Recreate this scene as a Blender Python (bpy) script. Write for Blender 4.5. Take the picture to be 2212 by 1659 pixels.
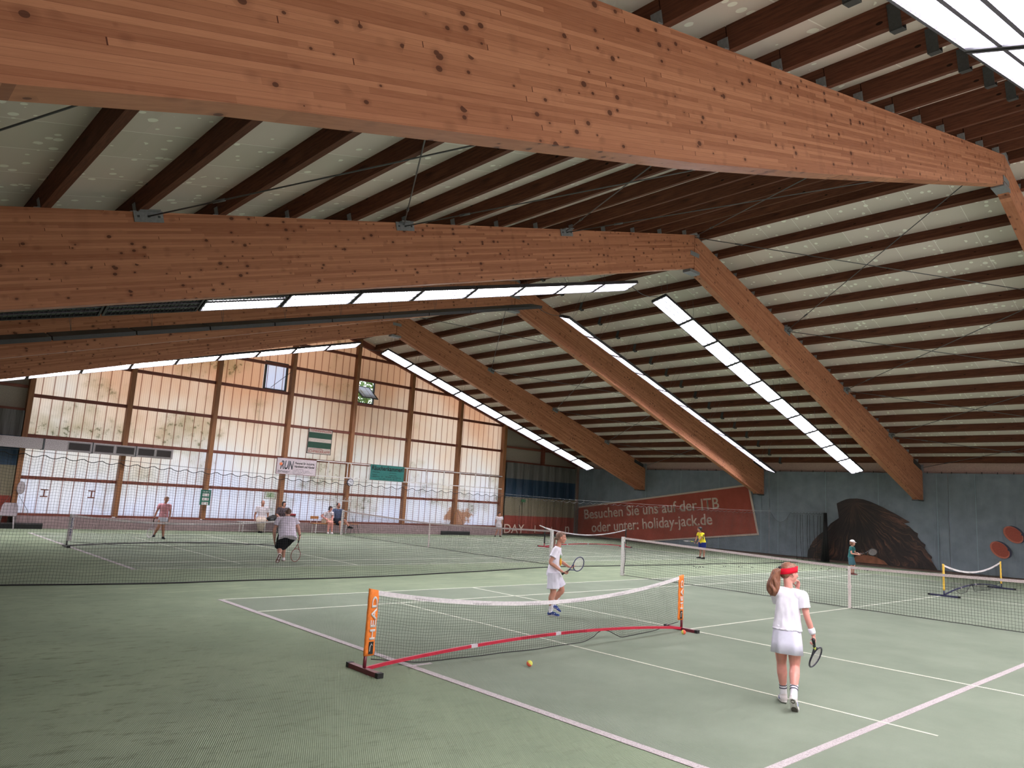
import bpy, bmesh, math, random
import numpy as np
from mathutils import Vector, Matrix, noise as mnoise
random.seed(7)
for o in list(bpy.data.objects): bpy.data.objects.remove(o)
S = bpy.context.scene
C = S.collection
PI = math.pi
def lin(c):
    c = c / 255.0
    return c / 12.92 if c <= 0.04045 else ((c + 0.055) / 1.055) ** 2.4
def rgb(r, g, b): return (lin(r), lin(g), lin(b), 1.0)

# ---------------------------------------------------------------- camera, world, exposure
yaw, pit, rol = 0.744556, 0.157224, 0.0585125
fwd = Vector((math.sin(yaw) * math.cos(pit), math.cos(yaw) * math.cos(pit), math.sin(pit)))
rt = fwd.cross(Vector((0, 0, 1))).normalized()
up = rt.cross(fwd)
r2 = rt * math.cos(rol) + up * math.sin(rol)
u2 = -rt * math.sin(rol) + up * math.cos(rol)
cd = bpy.data.cameras.new('camera'); cam = bpy.data.objects.new('camera', cd); C.objects.link(cam)
cam.matrix_world = Matrix(((r2.x, u2.x, -fwd.x, -5.28160543), (r2.y, u2.y, -fwd.y, -7.11003194),
                           (r2.z, u2.z, -fwd.z, 1.92945886), (0, 0, 0, 1)))
cd.sensor_fit = 'HORIZONTAL'; cd.sensor_width = 36.0; cd.lens = 25.7959
cd.clip_start = 0.05; cd.clip_end = 300
S.camera = cam
W = bpy.data.worlds.new('sky'); S.world = W; W.use_nodes = True
bg = W.node_tree.nodes['Background']; bg.inputs[0].default_value = (0.93, 0.97, 1.0, 1); bg.inputs[1].default_value = 1.12
S.view_settings.view_transform = 'Standard'; S.view_settings.look = 'None'
S.view_settings.exposure = 1.2; S.view_settings.gamma = 1.0; S.view_settings.use_curve_mapping = False
TUBE = 38.0      # radiance of the fluorescent lamps

# ---------------------------------------------------------------- tagging
def tag(o, label=None, cat=None, group=None, kind=None):
    if label: o['label'] = label
    if cat: o['category'] = cat
    if group: o['group'] = group
    if kind: o['kind'] = kind
    return o
def empty(name, loc=(0, 0, 0), rz=0.0):
    o = bpy.data.objects.new(name, None); C.objects.link(o); o.location = loc; o.rotation_euler = (0, 0, rz)
    o.empty_display_size = 0.1
    return o
def link(name, me, mat=None, parent=None, smooth=False):
    o = bpy.data.objects.new(name, me); C.objects.link(o)
    if mat is not None:
        for m in (mat if isinstance(mat, (list, tuple)) else [mat]): me.materials.append(m)
    if smooth: me.polygons.foreach_set('use_smooth', [True] * len(me.polygons))
    if parent is not None: o.parent = parent
    return o
def copy_tree(o, parent=None):
    c = o.copy(); C.objects.link(c)
    if parent is not None: c.parent = parent
    for ch in list(o.children): copy_tree(ch, c)
    return c

# ---------------------------------------------------------------- mesh builder
class MB:
    def __init__(s): s.v = []; s.f = []; s.m = []; s.mi = 0
    def add(s, vs, fs):
        b = len(s.v); s.v += [tuple(v) for v in vs]; s.f += [tuple(i + b for i in f) for f in fs]; s.m += [s.mi] * len(fs); return s
    def box(s, a, b):
        x0, y0, z0 = a; x1, y1, z1 = b
        return s.add([(x0,y0,z0),(x1,y0,z0),(x1,y1,z0),(x0,y1,z0),(x0,y0,z1),(x1,y0,z1),(x1,y1,z1),(x0,y1,z1)],
                     [(0,3,2,1),(4,5,6,7),(0,1,5,4),(1,2,6,5),(2,3,7,6),(3,0,4,7)])
    def obox(s, c, ax, ay, az):      # oriented box: centre and three half-axis vectors
        c = Vector(c); ax = Vector(ax); ay = Vector(ay); az = Vector(az)
        p = [c + ax*i + ay*j + az*k for k in (-1,1) for (i,j) in ((-1,-1),(1,-1),(1,1),(-1,1))]
        return s.add(p, [(0,3,2,1),(4,5,6,7),(0,1,5,4),(1,2,6,5),(2,3,7,6),(3,0,4,7)])
    def bar(s, p, q, w, h, upv=(0,0,1)):   # beam from p to q, width w, height h
        p = Vector(p); q = Vector(q); d = q - p; L = d.length; d.normalize()
        side = d.cross(Vector(upv))
        if side.length < 1e-4: side = d.cross(Vector((1,0,0)))
        side.normalize(); u = side.cross(d)
        return s.obox((p+q)/2, d*(L/2), side*(w/2), u*(h/2))
    def tube(s, pts, r, n=6, caps=True):
        pts = [Vector(p) for p in pts]; rs = r if isinstance(r, (list, tuple)) else [r]*len(pts)
        ref = Vector((0,0,1)); vs = []; fs = []
        for i, p in enumerate(pts):
            t = (pts[min(i+1, len(pts)-1)] - pts[max(i-1, 0)])
            if t.length < 1e-9: t = Vector((0,0,1))
            t.normalize()
            if i == 0:
                if abs(t.dot(ref)) > 0.9: ref = Vector((1,0,0))
                a = t.cross(ref).normalized()
            else:
                a = (a - t * a.dot(t)); 
                if a.length < 1e-6: a = t.cross(Vector((0.3,0.5,0.8)))
                a.normalize()
            b = t.cross(a)
            for k in range(n):
                th = 2*PI*k/n; vs.append(p + (a*math.cos(th) + b*math.sin(th)) * rs[i])
        for i in range(len(pts)-1):
            for k in range(n):
                fs.append((i*n+k, i*n+(k+1)%n, (i+1)*n+(k+1)%n, (i+1)*n+k))
        if caps:
            fs.append(tuple(range(n-1, -1, -1))); fs.append(tuple((len(pts)-1)*n + k for k in range(n)))
        return s.add(vs, fs)
    def prism(s, poly, y0, y1):      # polygon in XZ extruded along Y
        n = len(poly)
        vs = [(x, y0, z) for x, z in poly] + [(x, y1, z) for x, z in poly]
        fs = [tuple(range(n)), tuple(range(2*n-1, n-1, -1))] + [(i, i+n, (i+1)%n+n, (i+1)%n) for i in range(n)]
        return s.add(vs, fs)
    def sphere(s, c, rx, ry=None, rz=None, nu=16, nv=10, R=None):
        ry = rx if ry is None else ry; rz = rx if rz is None else rz
        c = Vector(c); vs = []; fs = []
        for j in range(nv+1):
            ph = PI*j/nv
            for i in range(nu):
                th = 2*PI*i/nu
                p = Vector((rx*math.sin(ph)*math.cos(th), ry*math.sin(ph)*math.sin(th), rz*math.cos(ph)))
                if R is not None: p = R @ p
                vs.append(c + p)
        for j in range(nv):
            for i in range(nu):
                q = (j*nu+i, (j+1)*nu+i, (j+1)*nu+(i+1)%nu, j*nu+(i+1)%nu)
                fs.append(q)
        return s.add(vs, fs)
    def mesh(s, name='m'):
        me = bpy.data.meshes.new(name); me.from_pydata(s.v, [], s.f)
        if any(s.m): me.polygons.foreach_set('material_index', s.m)
        me.update(); return me
    def build(s, name, mat, parent=None, smooth=False, bevel=0, weld=False):
        me = s.mesh(name)
        bm = bmesh.new(); bm.from_mesh(me)
        if weld: bmesh.ops.remove_doubles(bm, verts=bm.verts, dist=1e-5)
        bmesh.ops.recalc_face_normals(bm, faces=bm.faces)
        if bevel:
            bmesh.ops.bevel(bm, geom=list(bm.edges), offset=bevel, segments=2, affect='EDGES', profile=0.7)
        bm.to_mesh(me); bm.free()
        return link(name, me, mat, parent, smooth)

def wires(name, lines, r, mat, parent=None):   # many thin strands as three-sided prisms (numpy)
    V = []; F = []; base = 0
    for L in lines:
        L = np.asarray(L, float); n = len(L)
        t = np.gradient(L, axis=0); t /= (np.linalg.norm(t, axis=1, keepdims=True) + 1e-12)
        ref = np.array([0.31, 0.52, 0.79]); 
        a = np.cross(t, ref); a /= (np.linalg.norm(a, axis=1, keepdims=True) + 1e-12); b = np.cross(t, a)
        rings = [L + r * (a * math.cos(k*2*PI/3) + b * math.sin(k*2*PI/3)) for k in range(3)]
        v = np.stack(rings, 1).reshape(-1, 3); V.append(v)
        i = np.arange(n-1)[:, None] * 3; k = np.arange(3)[None, :]; k2 = (k+1) % 3
        f = np.stack([i+k, i+k2, i+3+k2, i+3+k], -1).reshape(-1, 4) + base; F.append(f); base += n*3
    V = np.concatenate(V); F = np.concatenate(F)
    me = bpy.data.meshes.new(name)
    me.vertices.add(len(V)); me.vertices.foreach_set('co', V.ravel())
    me.loops.add(F.size); me.loops.foreach_set('vertex_index', F.ravel().astype(np.int32))
    me.polygons.add(len(F)); me.polygons.foreach_set('loop_start', (np.arange(len(F))*4).astype(np.int32))
    me.polygons.foreach_set('use_smooth', np.ones(len(F), bool))
    me.update(calc_edges=True)
    return link(name, me, mat, parent)

def text_obj(name, body, mat, parent, origin, xdir, ydir, width=None, height=None, thick=0.004, align='L', shear=0.0, bold=0.0):
    cu = bpy.data.curves.new(name, 'FONT'); cu.body = body; cu.size = 1.0; cu.shear = shear; cu.offset = bold
    cu.extrude = 0.0; cu.space_line = 1.0; cu.resolution_u = 4
    to = bpy.data.objects.new('tmp_text', cu); C.objects.link(to)
    dg = bpy.context.evaluated_depsgraph_get(); dg.update()
    me = bpy.data.meshes.new_from_object(to.evaluated_get(dg))
    bpy.data.objects.remove(to)
    n = len(me.vertices); co = np.empty(n*3); me.vertices.foreach_get('co', co); co = co.reshape(-1, 3)
    x0, x1 = co[:,0].min(), co[:,0].max(); y0, y1 = co[:,1].min(), co[:,1].max()
    h0 = y1 - y0
    sx = (width / (x1 - x0)) if width else None
    sy = (height / h0) if height else sx
    if sx is None: sx = sy
    X = (co[:,0] - x0) * sx; Y = (co[:,1] - y0) * sy
    if align == 'C': X -= X.max() / 2
    xd = np.array(Vector(xdir).normalized()); yd = np.array(Vector(ydir).normalized()); nd = np.cross(xd, yd)
    P = np.array(origin)[None] + X[:,None]*xd + Y[:,None]*yd
    me.vertices.foreach_set('co', P.ravel())
    bm = bmesh.new(); bm.from_mesh(me)
    r = bmesh.ops.extrude_face_region(bm, geom=list(bm.faces))
    vs = [e for e in r['geom'] if isinstance(e, bmesh.types.BMVert)]
    bmesh.ops.translate(bm, verts=vs, vec=Vector(nd) * thick)
    bmesh.ops.recalc_face_normals(bm, faces=bm.faces)
    bm.to_mesh(me); bm.free(); me.materials.clear()
    return link(name, me, mat, parent)

# ---------------------------------------------------------------- materials
class NT:
    def __init__(s, name):
        s.m = bpy.data.materials.new(name); s.m.use_nodes = True; s.t = s.m.node_tree
        s.b = s.t.nodes['Principled BSDF']; s.out = s.t.nodes['Material Output']
    def n(s, ty, **kw):
        nd = s.t.nodes.new(ty)
        for k, v in kw.items():
            if k.startswith('i_'): nd.inputs[k[2:].replace('_', ' ')].default_value = v
            else: setattr(nd, k, v)
        return nd
    def l(s, a, b): s.t.links.new(a, b)
    def val(s, x, sock):
        if hasattr(x, 'is_output'): s.l(x, sock)
        else: sock.default_value = x
    def math(s, op, a, b=0.0, c=0.0, clamp=False):
        nd = s.t.nodes.new('ShaderNodeMath'); nd.operation = op; nd.use_clamp = clamp
        s.val(a, nd.inputs[0]); s.val(b, nd.inputs[1])
        if op in ('MULTIPLY_ADD', 'SMOOTH_MIN', 'COMPARE'): s.val(c, nd.inputs[2])
        return nd.outputs[0]
    def coord(s, kind='Object'): return s.t.nodes.new('ShaderNodeTexCoord').outputs[kind]
    def mapping(s, vec, scale=(1,1,1), loc=(0,0,0), rot=(0,0,0)):
        nd = s.t.nodes.new('ShaderNodeMapping'); s.l(vec, nd.inputs[0])
        nd.inputs['Scale'].default_value = scale; nd.inputs['Location'].default_value = loc; nd.inputs['Rotation'].default_value = rot
        return nd.outputs[0]
    def sep(s, vec):
        nd = s.t.nodes.new('ShaderNodeSeparateXYZ'); s.l(vec, nd.inputs[0]); return nd.outputs
    def comb(s, x, y, z):
        nd = s.t.nodes.new('ShaderNodeCombineXYZ'); s.val(x, nd.inputs[0]); s.val(y, nd.inputs[1]); s.val(z, nd.inputs[2]); return nd.outputs[0]
    def noise(s, vec, scale=5, detail=3, rough=0.5, out=0):
        nd = s.t.nodes.new('ShaderNodeTexNoise'); s.l(vec, nd.inputs['Vector']); nd.inputs['Scale'].default_value = scale
        nd.inputs['Detail'].default_value = detail; nd.inputs['Roughness'].default_value = rough; return nd.outputs[out]
    def white(s, vec):
        nd = s.t.nodes.new('ShaderNodeTexWhiteNoise'); s.l(vec, nd.inputs['Vector']); return nd.outputs[0]
    def voro(s, vec, scale=5, out='Distance', rnd=1.0):
        nd = s.t.nodes.new('ShaderNodeTexVoronoi'); s.l(vec, nd.inputs['Vector']); nd.inputs['Scale'].default_value = scale
        nd.inputs['Randomness'].default_value = rnd; return nd.outputs[out]
    def ramp(s, fac, stops):
        nd = s.t.nodes.new('ShaderNodeValToRGB'); s.l(fac, nd.inputs[0]); e = nd.color_ramp.elements
        while len(e) < len(stops): e.new(0.5)
        for i, (p, c) in enumerate(stops): e[i].position = p; e[i].color = c if len(c) == 4 else (*c, 1)
        return nd.outputs[0]
    def mix(s, fac, a, b, mode='MIX'):
        nd = s.t.nodes.new('ShaderNodeMix'); nd.data_type = 'RGBA'; nd.blend_type = mode
        s.val(fac, nd.inputs[0]); s.val(a, nd.inputs[6]); s.val(b, nd.inputs[7]); return nd.outputs[2]
    def bump(s, h, strength=0.3, dist=0.01):
        nd = s.t.nodes.new('ShaderNodeBump'); s.l(h, nd.inputs['Height']); nd.inputs['Strength'].default_value = strength
        nd.inputs['Distance'].default_value = dist; s.l(nd.outputs[0], s.b.inputs['Normal']); return nd
    def base(s, c): s.val(c, s.b.inputs['Base Color']); return s
    def rough(s, r): s.val(r, s.b.inputs['Roughness']); return s
MATS = {}
def flat(name, col, rough=0.6, metal=0.0, var=0.06, scale=30.0, spec=None):
    if name in MATS: return MATS[name]
    t = NT(name); c = t.coord(); f = t.noise(c, scale, 3)
    d = tuple(max(0, x*(1-var*2)) for x in col[:3]) + (1,); u = tuple(min(1, x*(1+var*2)) for x in col[:3]) + (1,)
    t.base(t.ramp(f, [(0.3, d), (0.7, u)])); t.rough(rough); t.b.inputs['Metallic'].default_value = metal
    if spec is not None: t.b.inputs['Specular IOR Level'].default_value = spec
    MATS[name] = t.m; return t.m

def glulam(name, c_lo, c_hi, c_knot):
    t = NT(name); co = t.coord(); x, y, z = t.sep(co)
    lam = t.math('FLOOR', t.math('DIVIDE', z, 0.04))
    r1 = t.white(t.comb(lam, 3.7, 0.0))
    seg = t.math('FLOOR', t.math('DIVIDE', t.math('ADD', x, t.math('MULTIPLY', r1, 3.1)), 1.9))
    r2_ = t.white(t.comb(lam, seg, 1.0))
    grain = t.noise(t.comb(t.math('MULTIPLY', x, 1.2), t.math('MULTIPLY', y, 9.0), t.math('ADD', t.math('MULTIPLY', z, 26.0), t.math('MULTIPLY', r2_, 20.0))), 3.0, 5, 0.6)
    fac = t.math('ADD', t.math('MULTIPLY', r2_, 0.45), t.math('MULTIPLY', grain, 0.55))
    col = t.ramp(fac, [(0.2, c_lo), (0.8, c_hi)])
    # joints between lamellas
    fz = t.math('FRACT', t.math('DIVIDE', z, 0.04)); seam = t.math('LESS_THAN', fz, 0.05)
    col = t.mix(t.math('MULTIPLY', seam, 0.5), col, c_knot)
    fx = t.math('FRACT', t.math('DIVIDE', t.math('ADD', x, t.math('MULTIPLY', r1, 3.1)), 1.9)); end = t.math('LESS_THAN', fx, 0.004)
    col = t.mix(t.math('MULTIPLY', end, t.math('GREATER_THAN', r2_, 0.6)), col, c_knot)
    # knots
    kv = t.comb(t.math('MULTIPLY', x, 0.75), t.math('MULTIPLY', y, 1.0), z)
    v = t.n('ShaderNodeTexVoronoi'); t.l(kv, v.inputs['Vector']); v.inputs['Scale'].default_value = 9.0
    rc = t.sep(v.outputs['Color'])[0]
    kr = t.math('MULTIPLY', t.math('SUBTRACT', rc, 0.22, clamp=True), 0.29)
    kn = t.math('LESS_THAN', v.outputs['Distance'], kr)
    halo = t.math('SUBTRACT', 1.0, t.math('DIVIDE', v.outputs['Distance'], t.math('ADD', t.math('MULTIPLY', kr, 2.6), 0.001)), clamp=True)
    col = t.mix(t.math('MULTIPLY', halo, 0.5), col, c_knot)
    col = t.mix(t.math('MULTIPLY', kn, 0.75), col, (c_knot[0]*0.6, c_knot[1]*0.6, c_knot[2]*0.6, 1))
    # water stains running down
    st = t.noise(t.comb(t.math('MULTIPLY', x, 1.6), 0.0, t.math('MULTIPLY', z, 0.12)), 1.6, 2)
    stm = t.ramp(st, [(0.60, (0,0,0)), (0.66, (1,1,1))])
    col = t.mix(t.math('MULTIPLY', t.sep(stm)[0], 0.10), col, c_knot)
    t.base(col); t.rough(0.55); t.bump(grain, 0.15, 0.004); t.b.inputs['Specular IOR Level'].default_value = 0.3
    return t.m
M_GLU = glulam('glulam_spruce', rgb(154, 98, 70), rgb(196, 138, 105), rgb(88, 44, 28))
def darkwood(name, a, b):
    t = NT(name); co = t.coord()
    g = t.noise(t.mapping(co, (14, 0.9, 14)), 3, 5, 0.6); k = t.voro(t.mapping(co, (2.2, 1.0, 2.2)), 1.6)
    col = t.ramp(g, [(0.25, a), (0.75, b)])
    col = t.mix(t.math('LESS_THAN', k, 0.09), col, (a[0]*0.35, a[1]*0.35, a[2]*0.35, 1))
    t.base(col); t.rough(0.75); t.bump(g, 0.3, 0.003); t.b.inputs['Specular IOR Level'].default_value = 0.2
    return t.m
M_PUR = darkwood('stained_purlin', rgb(66, 40, 30), rgb(116, 72, 54))
def rails(name, a, b, sc):
    t = NT(name); g = t.noise(t.mapping(t.coord(), sc), 3, 5, 0.6)
    t.base(t.ramp(g, [(0.25, a), (0.75, b)])); t.rough(0.6); t.bump(g, 0.2, 0.003); return t.m
M_POST = rails('post_timber', rgb(118, 76, 46), rgb(156, 106, 68), (14, 14, 0.9))
M_RAIL = rails('rail_timber', rgb(96, 48, 36), rgb(128, 70, 54), (0.9, 14, 14))
M_STEEL = flat('galvanised_steel', rgb(132, 136, 140), 0.5, 0.3)
M_DSTEEL = flat('dark_steel', rgb(66, 70, 72), 0.5, 0.4)
M_ROD = flat('tie_rod_steel', rgb(92, 94, 96), 0.5, 0.2)
# ceiling board: pale board, light seams, clusters of pale blisters
def ceil_mat():
    t = NT('ceiling_board'); co = t.coord(); x, y, z = t.sep(co)
    f = t.math('FRACT', t.math('DIVIDE', t.math('ADD', y, 100.0), 0.906))
    seam = t.math('LESS_THAN', f, 0.016)
    cell = t.white(t.comb(t.math('FLOOR', t.math('DIVIDE', t.math('ADD', y, 100.0), 0.906)), t.math('FLOOR', t.math('DIVIDE', x, 3.2)), 0.0))
    basec = t.ramp(cell, [(0.0, rgb(208, 200, 190)), (1.0, rgb(219, 207, 200))])
    v = t.n('ShaderNodeTexVoronoi'); t.l(t.comb(x, y, 0.0), v.inputs['Vector']); v.inputs['Scale'].default_value = 6.5
    rr = t.sep(v.outputs['Color'])[1]
    msk = t.noise(t.comb(x, y, 0.0), 1.1, 2)
    spot = t.math('LESS_THAN', v.outputs['Distance'], t.math('MULTIPLY', t.math('SUBTRACT', rr, 0.25, clamp=True), 0.52))
    spot = t.math('MULTIPLY', spot, t.math('GREATER_THAN', msk, 0.45))
    col = t.mix(t.math('MULTIPLY', spot, 0.95), basec, rgb(250, 250, 240))
    col = t.mix(t.math('MULTIPLY', seam, 0.75), col, rgb(252, 250, 244))
    t.base(col); t.rough(0.6); return t.m
M_CEIL = ceil_mat()
def carpet(name, a, b, scuff):
    t = NT(name); co = t.coord(); x, y, z = t.sep(co)
    n1 = t.noise(co, 0.7, 4, 0.6); n2 = t.noise(co, 120, 2, 0.6)
    col = t.ramp(n1, [(0.3, a), (0.7, b)])
    # woven ribs
    wv = t.math('SINE', t.math('MULTIPLY', t.math('ADD', x, t.math('MULTIPLY', y, 0.35)), 270.0))
    wv2 = t.math('SINE', t.math('MULTIPLY', t.math('SUBTRACT', y, t.math('MULTIPLY', x, 0.3)), 300.0))
    h = t.math('ADD', t.math('MULTIPLY', wv, wv2), t.math('MULTIPLY', n2, 0.8))
    col = t.mix(t.math('MULTIPLY', t.math('ADD', t.math('MULTIPLY', h, 0.35), 0.3, clamp=True), 0.30), col, tuple(c*0.55 for c in a[:3]) + (1,))
    # dark scuffs, densest beside the left wall
    s1 = t.noise(t.mapping(co, (2.6, 7.0, 1), rot=(0, 0, 0.6)), 1.3, 8, 0.78)
    side = t.n('ShaderNodeMapRange'); t.l(x, side.inputs[0]); side.inputs[1].default_value = 0.5; side.inputs[2].default_value = -4.5
    side.inputs[3].default_value = 0.12; side.inputs[4].default_value = 1.0
    sm = t.sep(t.ramp(s1, [(0.52, (0,0,0)), (0.66, (1,1,1))]))[0]
    col = t.mix(t.math('MULTIPLY', t.math('MULTIPLY', sm, side.outputs[0]), scuff), col, rgb(84, 86, 66))
    # pale sand worn in streaks on the far run-off
    s2 = t.noise(t.mapping(co, (0.5, 4.0, 1)), 1.6, 5, 0.7)
    sm2 = t.sep(t.ramp(s2, [(0.5, (0,0,0)), (0.7, (1,1,1))]))[0]
    edge = t.n('ShaderNodeMapRange'); t.l(y, edge.inputs[0]); edge.inputs[1].default_value = 5.0; edge.inputs[2].default_value = 7.0
    col = t.mix(t.math('MULTIPLY', t.math('MULTIPLY', sm2, edge.outputs[0]), 0.25), col, rgb(196, 208, 170))
    t.base(col); t.rough(0.95); t.b.inputs['Specular IOR Level'].default_value = 0.1; t.bump(h, 0.5, 0.005)
    return t.m
M_OUT = carpet('court_carpet_runoff', rgb(124, 136, 114), rgb(140, 152, 127), 0.8)
M_IN = carpet('court_carpet_play', rgb(120, 130, 114), rgb(134, 143, 127), 0.2)
def line_mat():
    t = NT('court_line_paint'); n = t.noise(t.coord(), 90, 3, 0.7)
    t.base(t.ramp(n, [(0.35, rgb(136, 130, 128)), (0.55, rgb(178, 168, 170))])); t.rough(0.9); return t.m
M_LINE = line_mat()
M_LINE2 = flat('thin_court_line', rgb(190, 192, 176), 0.9)
# translucent ribbed sheet of the gable
def sheet_mat():
    t = NT('translucent_ribbed_sheet'); co = t.coord(); x, y, z = t.sep(co)
    f = t.math('FRACT', t.math('DIVIDE', t.math('ADD', x, 100.0), 0.3655)); bat = t.math('LESS_THAN', f, 0.075)
    rib = t.math('SINE', t.math('MULTIPLY', x, 2*PI/0.076))
    hz = t.n('ShaderNodeMapRange'); t.l(z, hz.inputs[0]); hz.inputs[1].default_value = 0.4; hz.inputs[2].default_value = 7.5
    tint_n = t.noise(co, 0.35, 3); hx = t.math('ADD', hz.outputs[0], t.math('MULTIPLY', t.math('SUBTRACT', tint_n, 0.5), 0.9))
    col = t.ramp(hx, [(0.0, rgb(226, 228, 240)), (0.35, rgb(230, 227, 224)), (0.60, rgb(231, 218, 206)), (0.92, rgb(224, 194, 172))])  # bluish white low, peach high, shifted by noise
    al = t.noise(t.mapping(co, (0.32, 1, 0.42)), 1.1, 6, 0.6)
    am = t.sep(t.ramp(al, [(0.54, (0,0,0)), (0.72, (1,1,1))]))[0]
    col = t.mix(t.math('MULTIPLY', am, 0.5), col, rgb(168, 156, 118))  # broad foliage shade from outside, painted into the sheet colour as stains
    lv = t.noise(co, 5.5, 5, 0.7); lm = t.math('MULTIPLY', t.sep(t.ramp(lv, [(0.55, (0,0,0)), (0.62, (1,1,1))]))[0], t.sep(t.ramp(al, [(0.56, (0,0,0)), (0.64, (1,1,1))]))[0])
    col = t.mix(t.math('MULTIPLY', lm, 0.6), col, rgb(92, 98, 58))  # blurred leaf silhouettes from outside, painted into the sheet colour
    # rust-brown stain low on the right
    dx = t.math('DIVIDE', t.math('SUBTRACT', x, 19.9), 1.0); dz = t.math('DIVIDE', t.math('SUBTRACT', z, 0.85), 0.62)
    d = t.math('SQRT', t.math('ADD', t.math('MULTIPLY', dx, dx), t.math('MULTIPLY', dz, dz)))
    wob = t.noise(co, 3.2, 5, 0.7); d = t.math('ADD', d, t.math('MULTIPLY', t.math('SUBTRACT', wob, 0.5), 2.4))
    rm = t.sep(t.ramp(d, [(0.65, (1,1,1)), (0.85, (0,0,0))]))[0]
    col = t.mix(t.math('MULTIPLY', rm, 0.7), col, rgb(178, 128, 80))
    col = t.mix(t.math('MULTIPLY', t.math('ADD', t.math('MULTIPLY', rib, 0.5), 0.5), 0.16), col, rgb(130, 116, 104))
    col = t.mix(t.math('MULTIPLY', bat, 0.72), col, rgb(128, 72, 54))
    tr = t.n('ShaderNodeBsdfTranslucent'); t.l(col, tr.inputs[0])
    df = t.n('ShaderNodeBsdfDiffuse'); t.l(t.mix(0.5, col, rgb(90, 84, 76)), df.inputs[0])
    mx = t.n('ShaderNodeMixShader'); mx.inputs[0].default_value = 0.28; t.l(tr.outputs[0], mx.inputs[1]); t.l(df.outputs[0], mx.inputs[2])
    t.l(mx.outputs[0], t.out.inputs[0]); return t.m
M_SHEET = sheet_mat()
def near_fill_sheet():  # unseen near gable: stain-free sheet, chosen to give fill from behind the viewer
    t = NT('translucent_fill_sheet'); x, y, z = t.sep(t.coord()); f = t.math('FRACT', t.math('DIVIDE', t.math('ADD', x, 100.0), 0.3655))
    tr = t.n('ShaderNodeBsdfTranslucent'); t.l(t.mix(t.math('MULTIPLY', t.math('LESS_THAN', f, 0.075), .7), rgb(220, 214, 208), rgb(128, 72, 54)), tr.inputs[0]); t.l(tr.outputs[0], t.out.inputs[0]); return t.m
M_NEARFILL = near_fill_sheet()
M_WHITEPANEL = flat('pale_wall_panel', rgb(150, 142, 132), 0.7)
M_PLINTH = flat('plinth_concrete', rgb(148, 128, 128), 0.85, scale=8)
M_WALL = flat('wall_paint', rgb(140, 136, 128), 0.8)
def emis(name, col, st):
    t = NT(name); t.t.nodes.remove(t.b); e = t.n('ShaderNodeEmission'); e.inputs[0].default_value = col; e.inputs[1].default_value = st
    t.l(e.outputs[0], t.out.inputs[0]); return t.m
M_LAMP = emis('fluorescent_glow', (0.97, 0.93, 1.0, 1), TUBE)
M_LAMPOFF = flat('unlit_lamp_reflector', rgb(112, 122, 112), 0.35, 0.5)
M_HOUSE = flat('lamp_housing', rgb(52, 52, 56), 0.5)
M_LOUV = flat('louvre_metal', rgb(96, 92, 104), 0.5, 0.3)
M_NET = flat('black_netting', rgb(22, 26, 24), 0.8)
M_NETF = flat('divider_netting', rgb(30, 36, 32), 0.8)
M_TAPE = flat('white_net_tape', rgb(214, 208, 210), 0.7)
M_WHITE = flat('white_paint', rgb(206, 202, 200), 0.45)
M_BLACK = flat('black_rubber', rgb(20, 20, 22), 0.6)
# ================================================================ BUILDING
RX, RZ = 11.5, 9.52            # ridge position and height of the frame tops
SL, SR = 0.2735, 0.2945        # roof slopes left and right
XL, XR, Y0, Y1 = -6.3, 29.25, -8.0, 23.9
FY = [-3.42, 3.95, 11.2, 18.45]; FT = 0.2
def ztop(x): return RZ - (SL*(RX-x) if x < RX else SR*(x-RX))
nL = Vector((-SL, 0, 1)).normalized(); nR = Vector((SR, 0, 1)).normalized()
PH = 0.25
def zc(x):  # underside of the ceiling boards
    return ztop(x) + PH / (nL.z if x < RX else nR.z)

fl = MB().box((XL-0.3, Y0-0.3, -0.2), (XR+0.3, Y1+0.3, 0.0)).build('floor', M_OUT); tag(fl, kind='structure')
def rect(mb, x0, x1, y0, y1, z0, z1): mb.box((min(x0,x1), min(y0,y1), z0), (max(x0,x1), max(y0,y1), z1))
NX = 11.885
YC = [0.0, 15.65]
cs = MB()
for yc in YC: rect(cs, 0, 2*NX, yc-5.485, yc+5.485, 0.0, 0.003)
cs.build('court_surface', M_IN, fl)
ln = MB()
for yc in YC:
    a, b = 0.003, 0.006
    rect(ln, -0.1, 0.0, yc-5.485, yc+5.485, a, b); rect(ln, 2*NX, 2*NX+0.1, yc-5.485, yc+5.485, a, b)
    rect(ln, 0.0, 0.25, yc-0.025, yc+0.025, a, b)
for yc, ys in ((0.0, (-4.14,)), ):
    for y in ys: rect(ln, 0, 2*NX, yc+y-0.04, yc+y+0.04, a, b)
ln.build('baseline_marking', M_LINE, fl)
l2 = MB()
for yc in YC:
    a, b = 0.0035, 0.0065
    for y in (-5.485, -4.115, 4.115, 5.485):
        if yc == 0 and y == -4.115: continue
        rect(l2, 0.0, 2*NX, yc+y-0.025, yc+y+0.025, a, b)
    for x in (5.485, 2*NX-5.485): rect(l2, x-0.025, x+0.025, yc-5.485, yc+5.485, a, b)
    rect(l2, 5.485, 2*NX-5.485, yc-0.02, yc+0.02, a, b)
    # mini-court lines
    rect(l2, 2.62, 2.655, yc-4.62, yc+4.115, a, b); rect(l2, 2*NX-2.655, 2*NX-2.62, yc-4.5, yc+4.115, a, b)
l2.build('court_marking', M_LINE2, fl)

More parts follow.
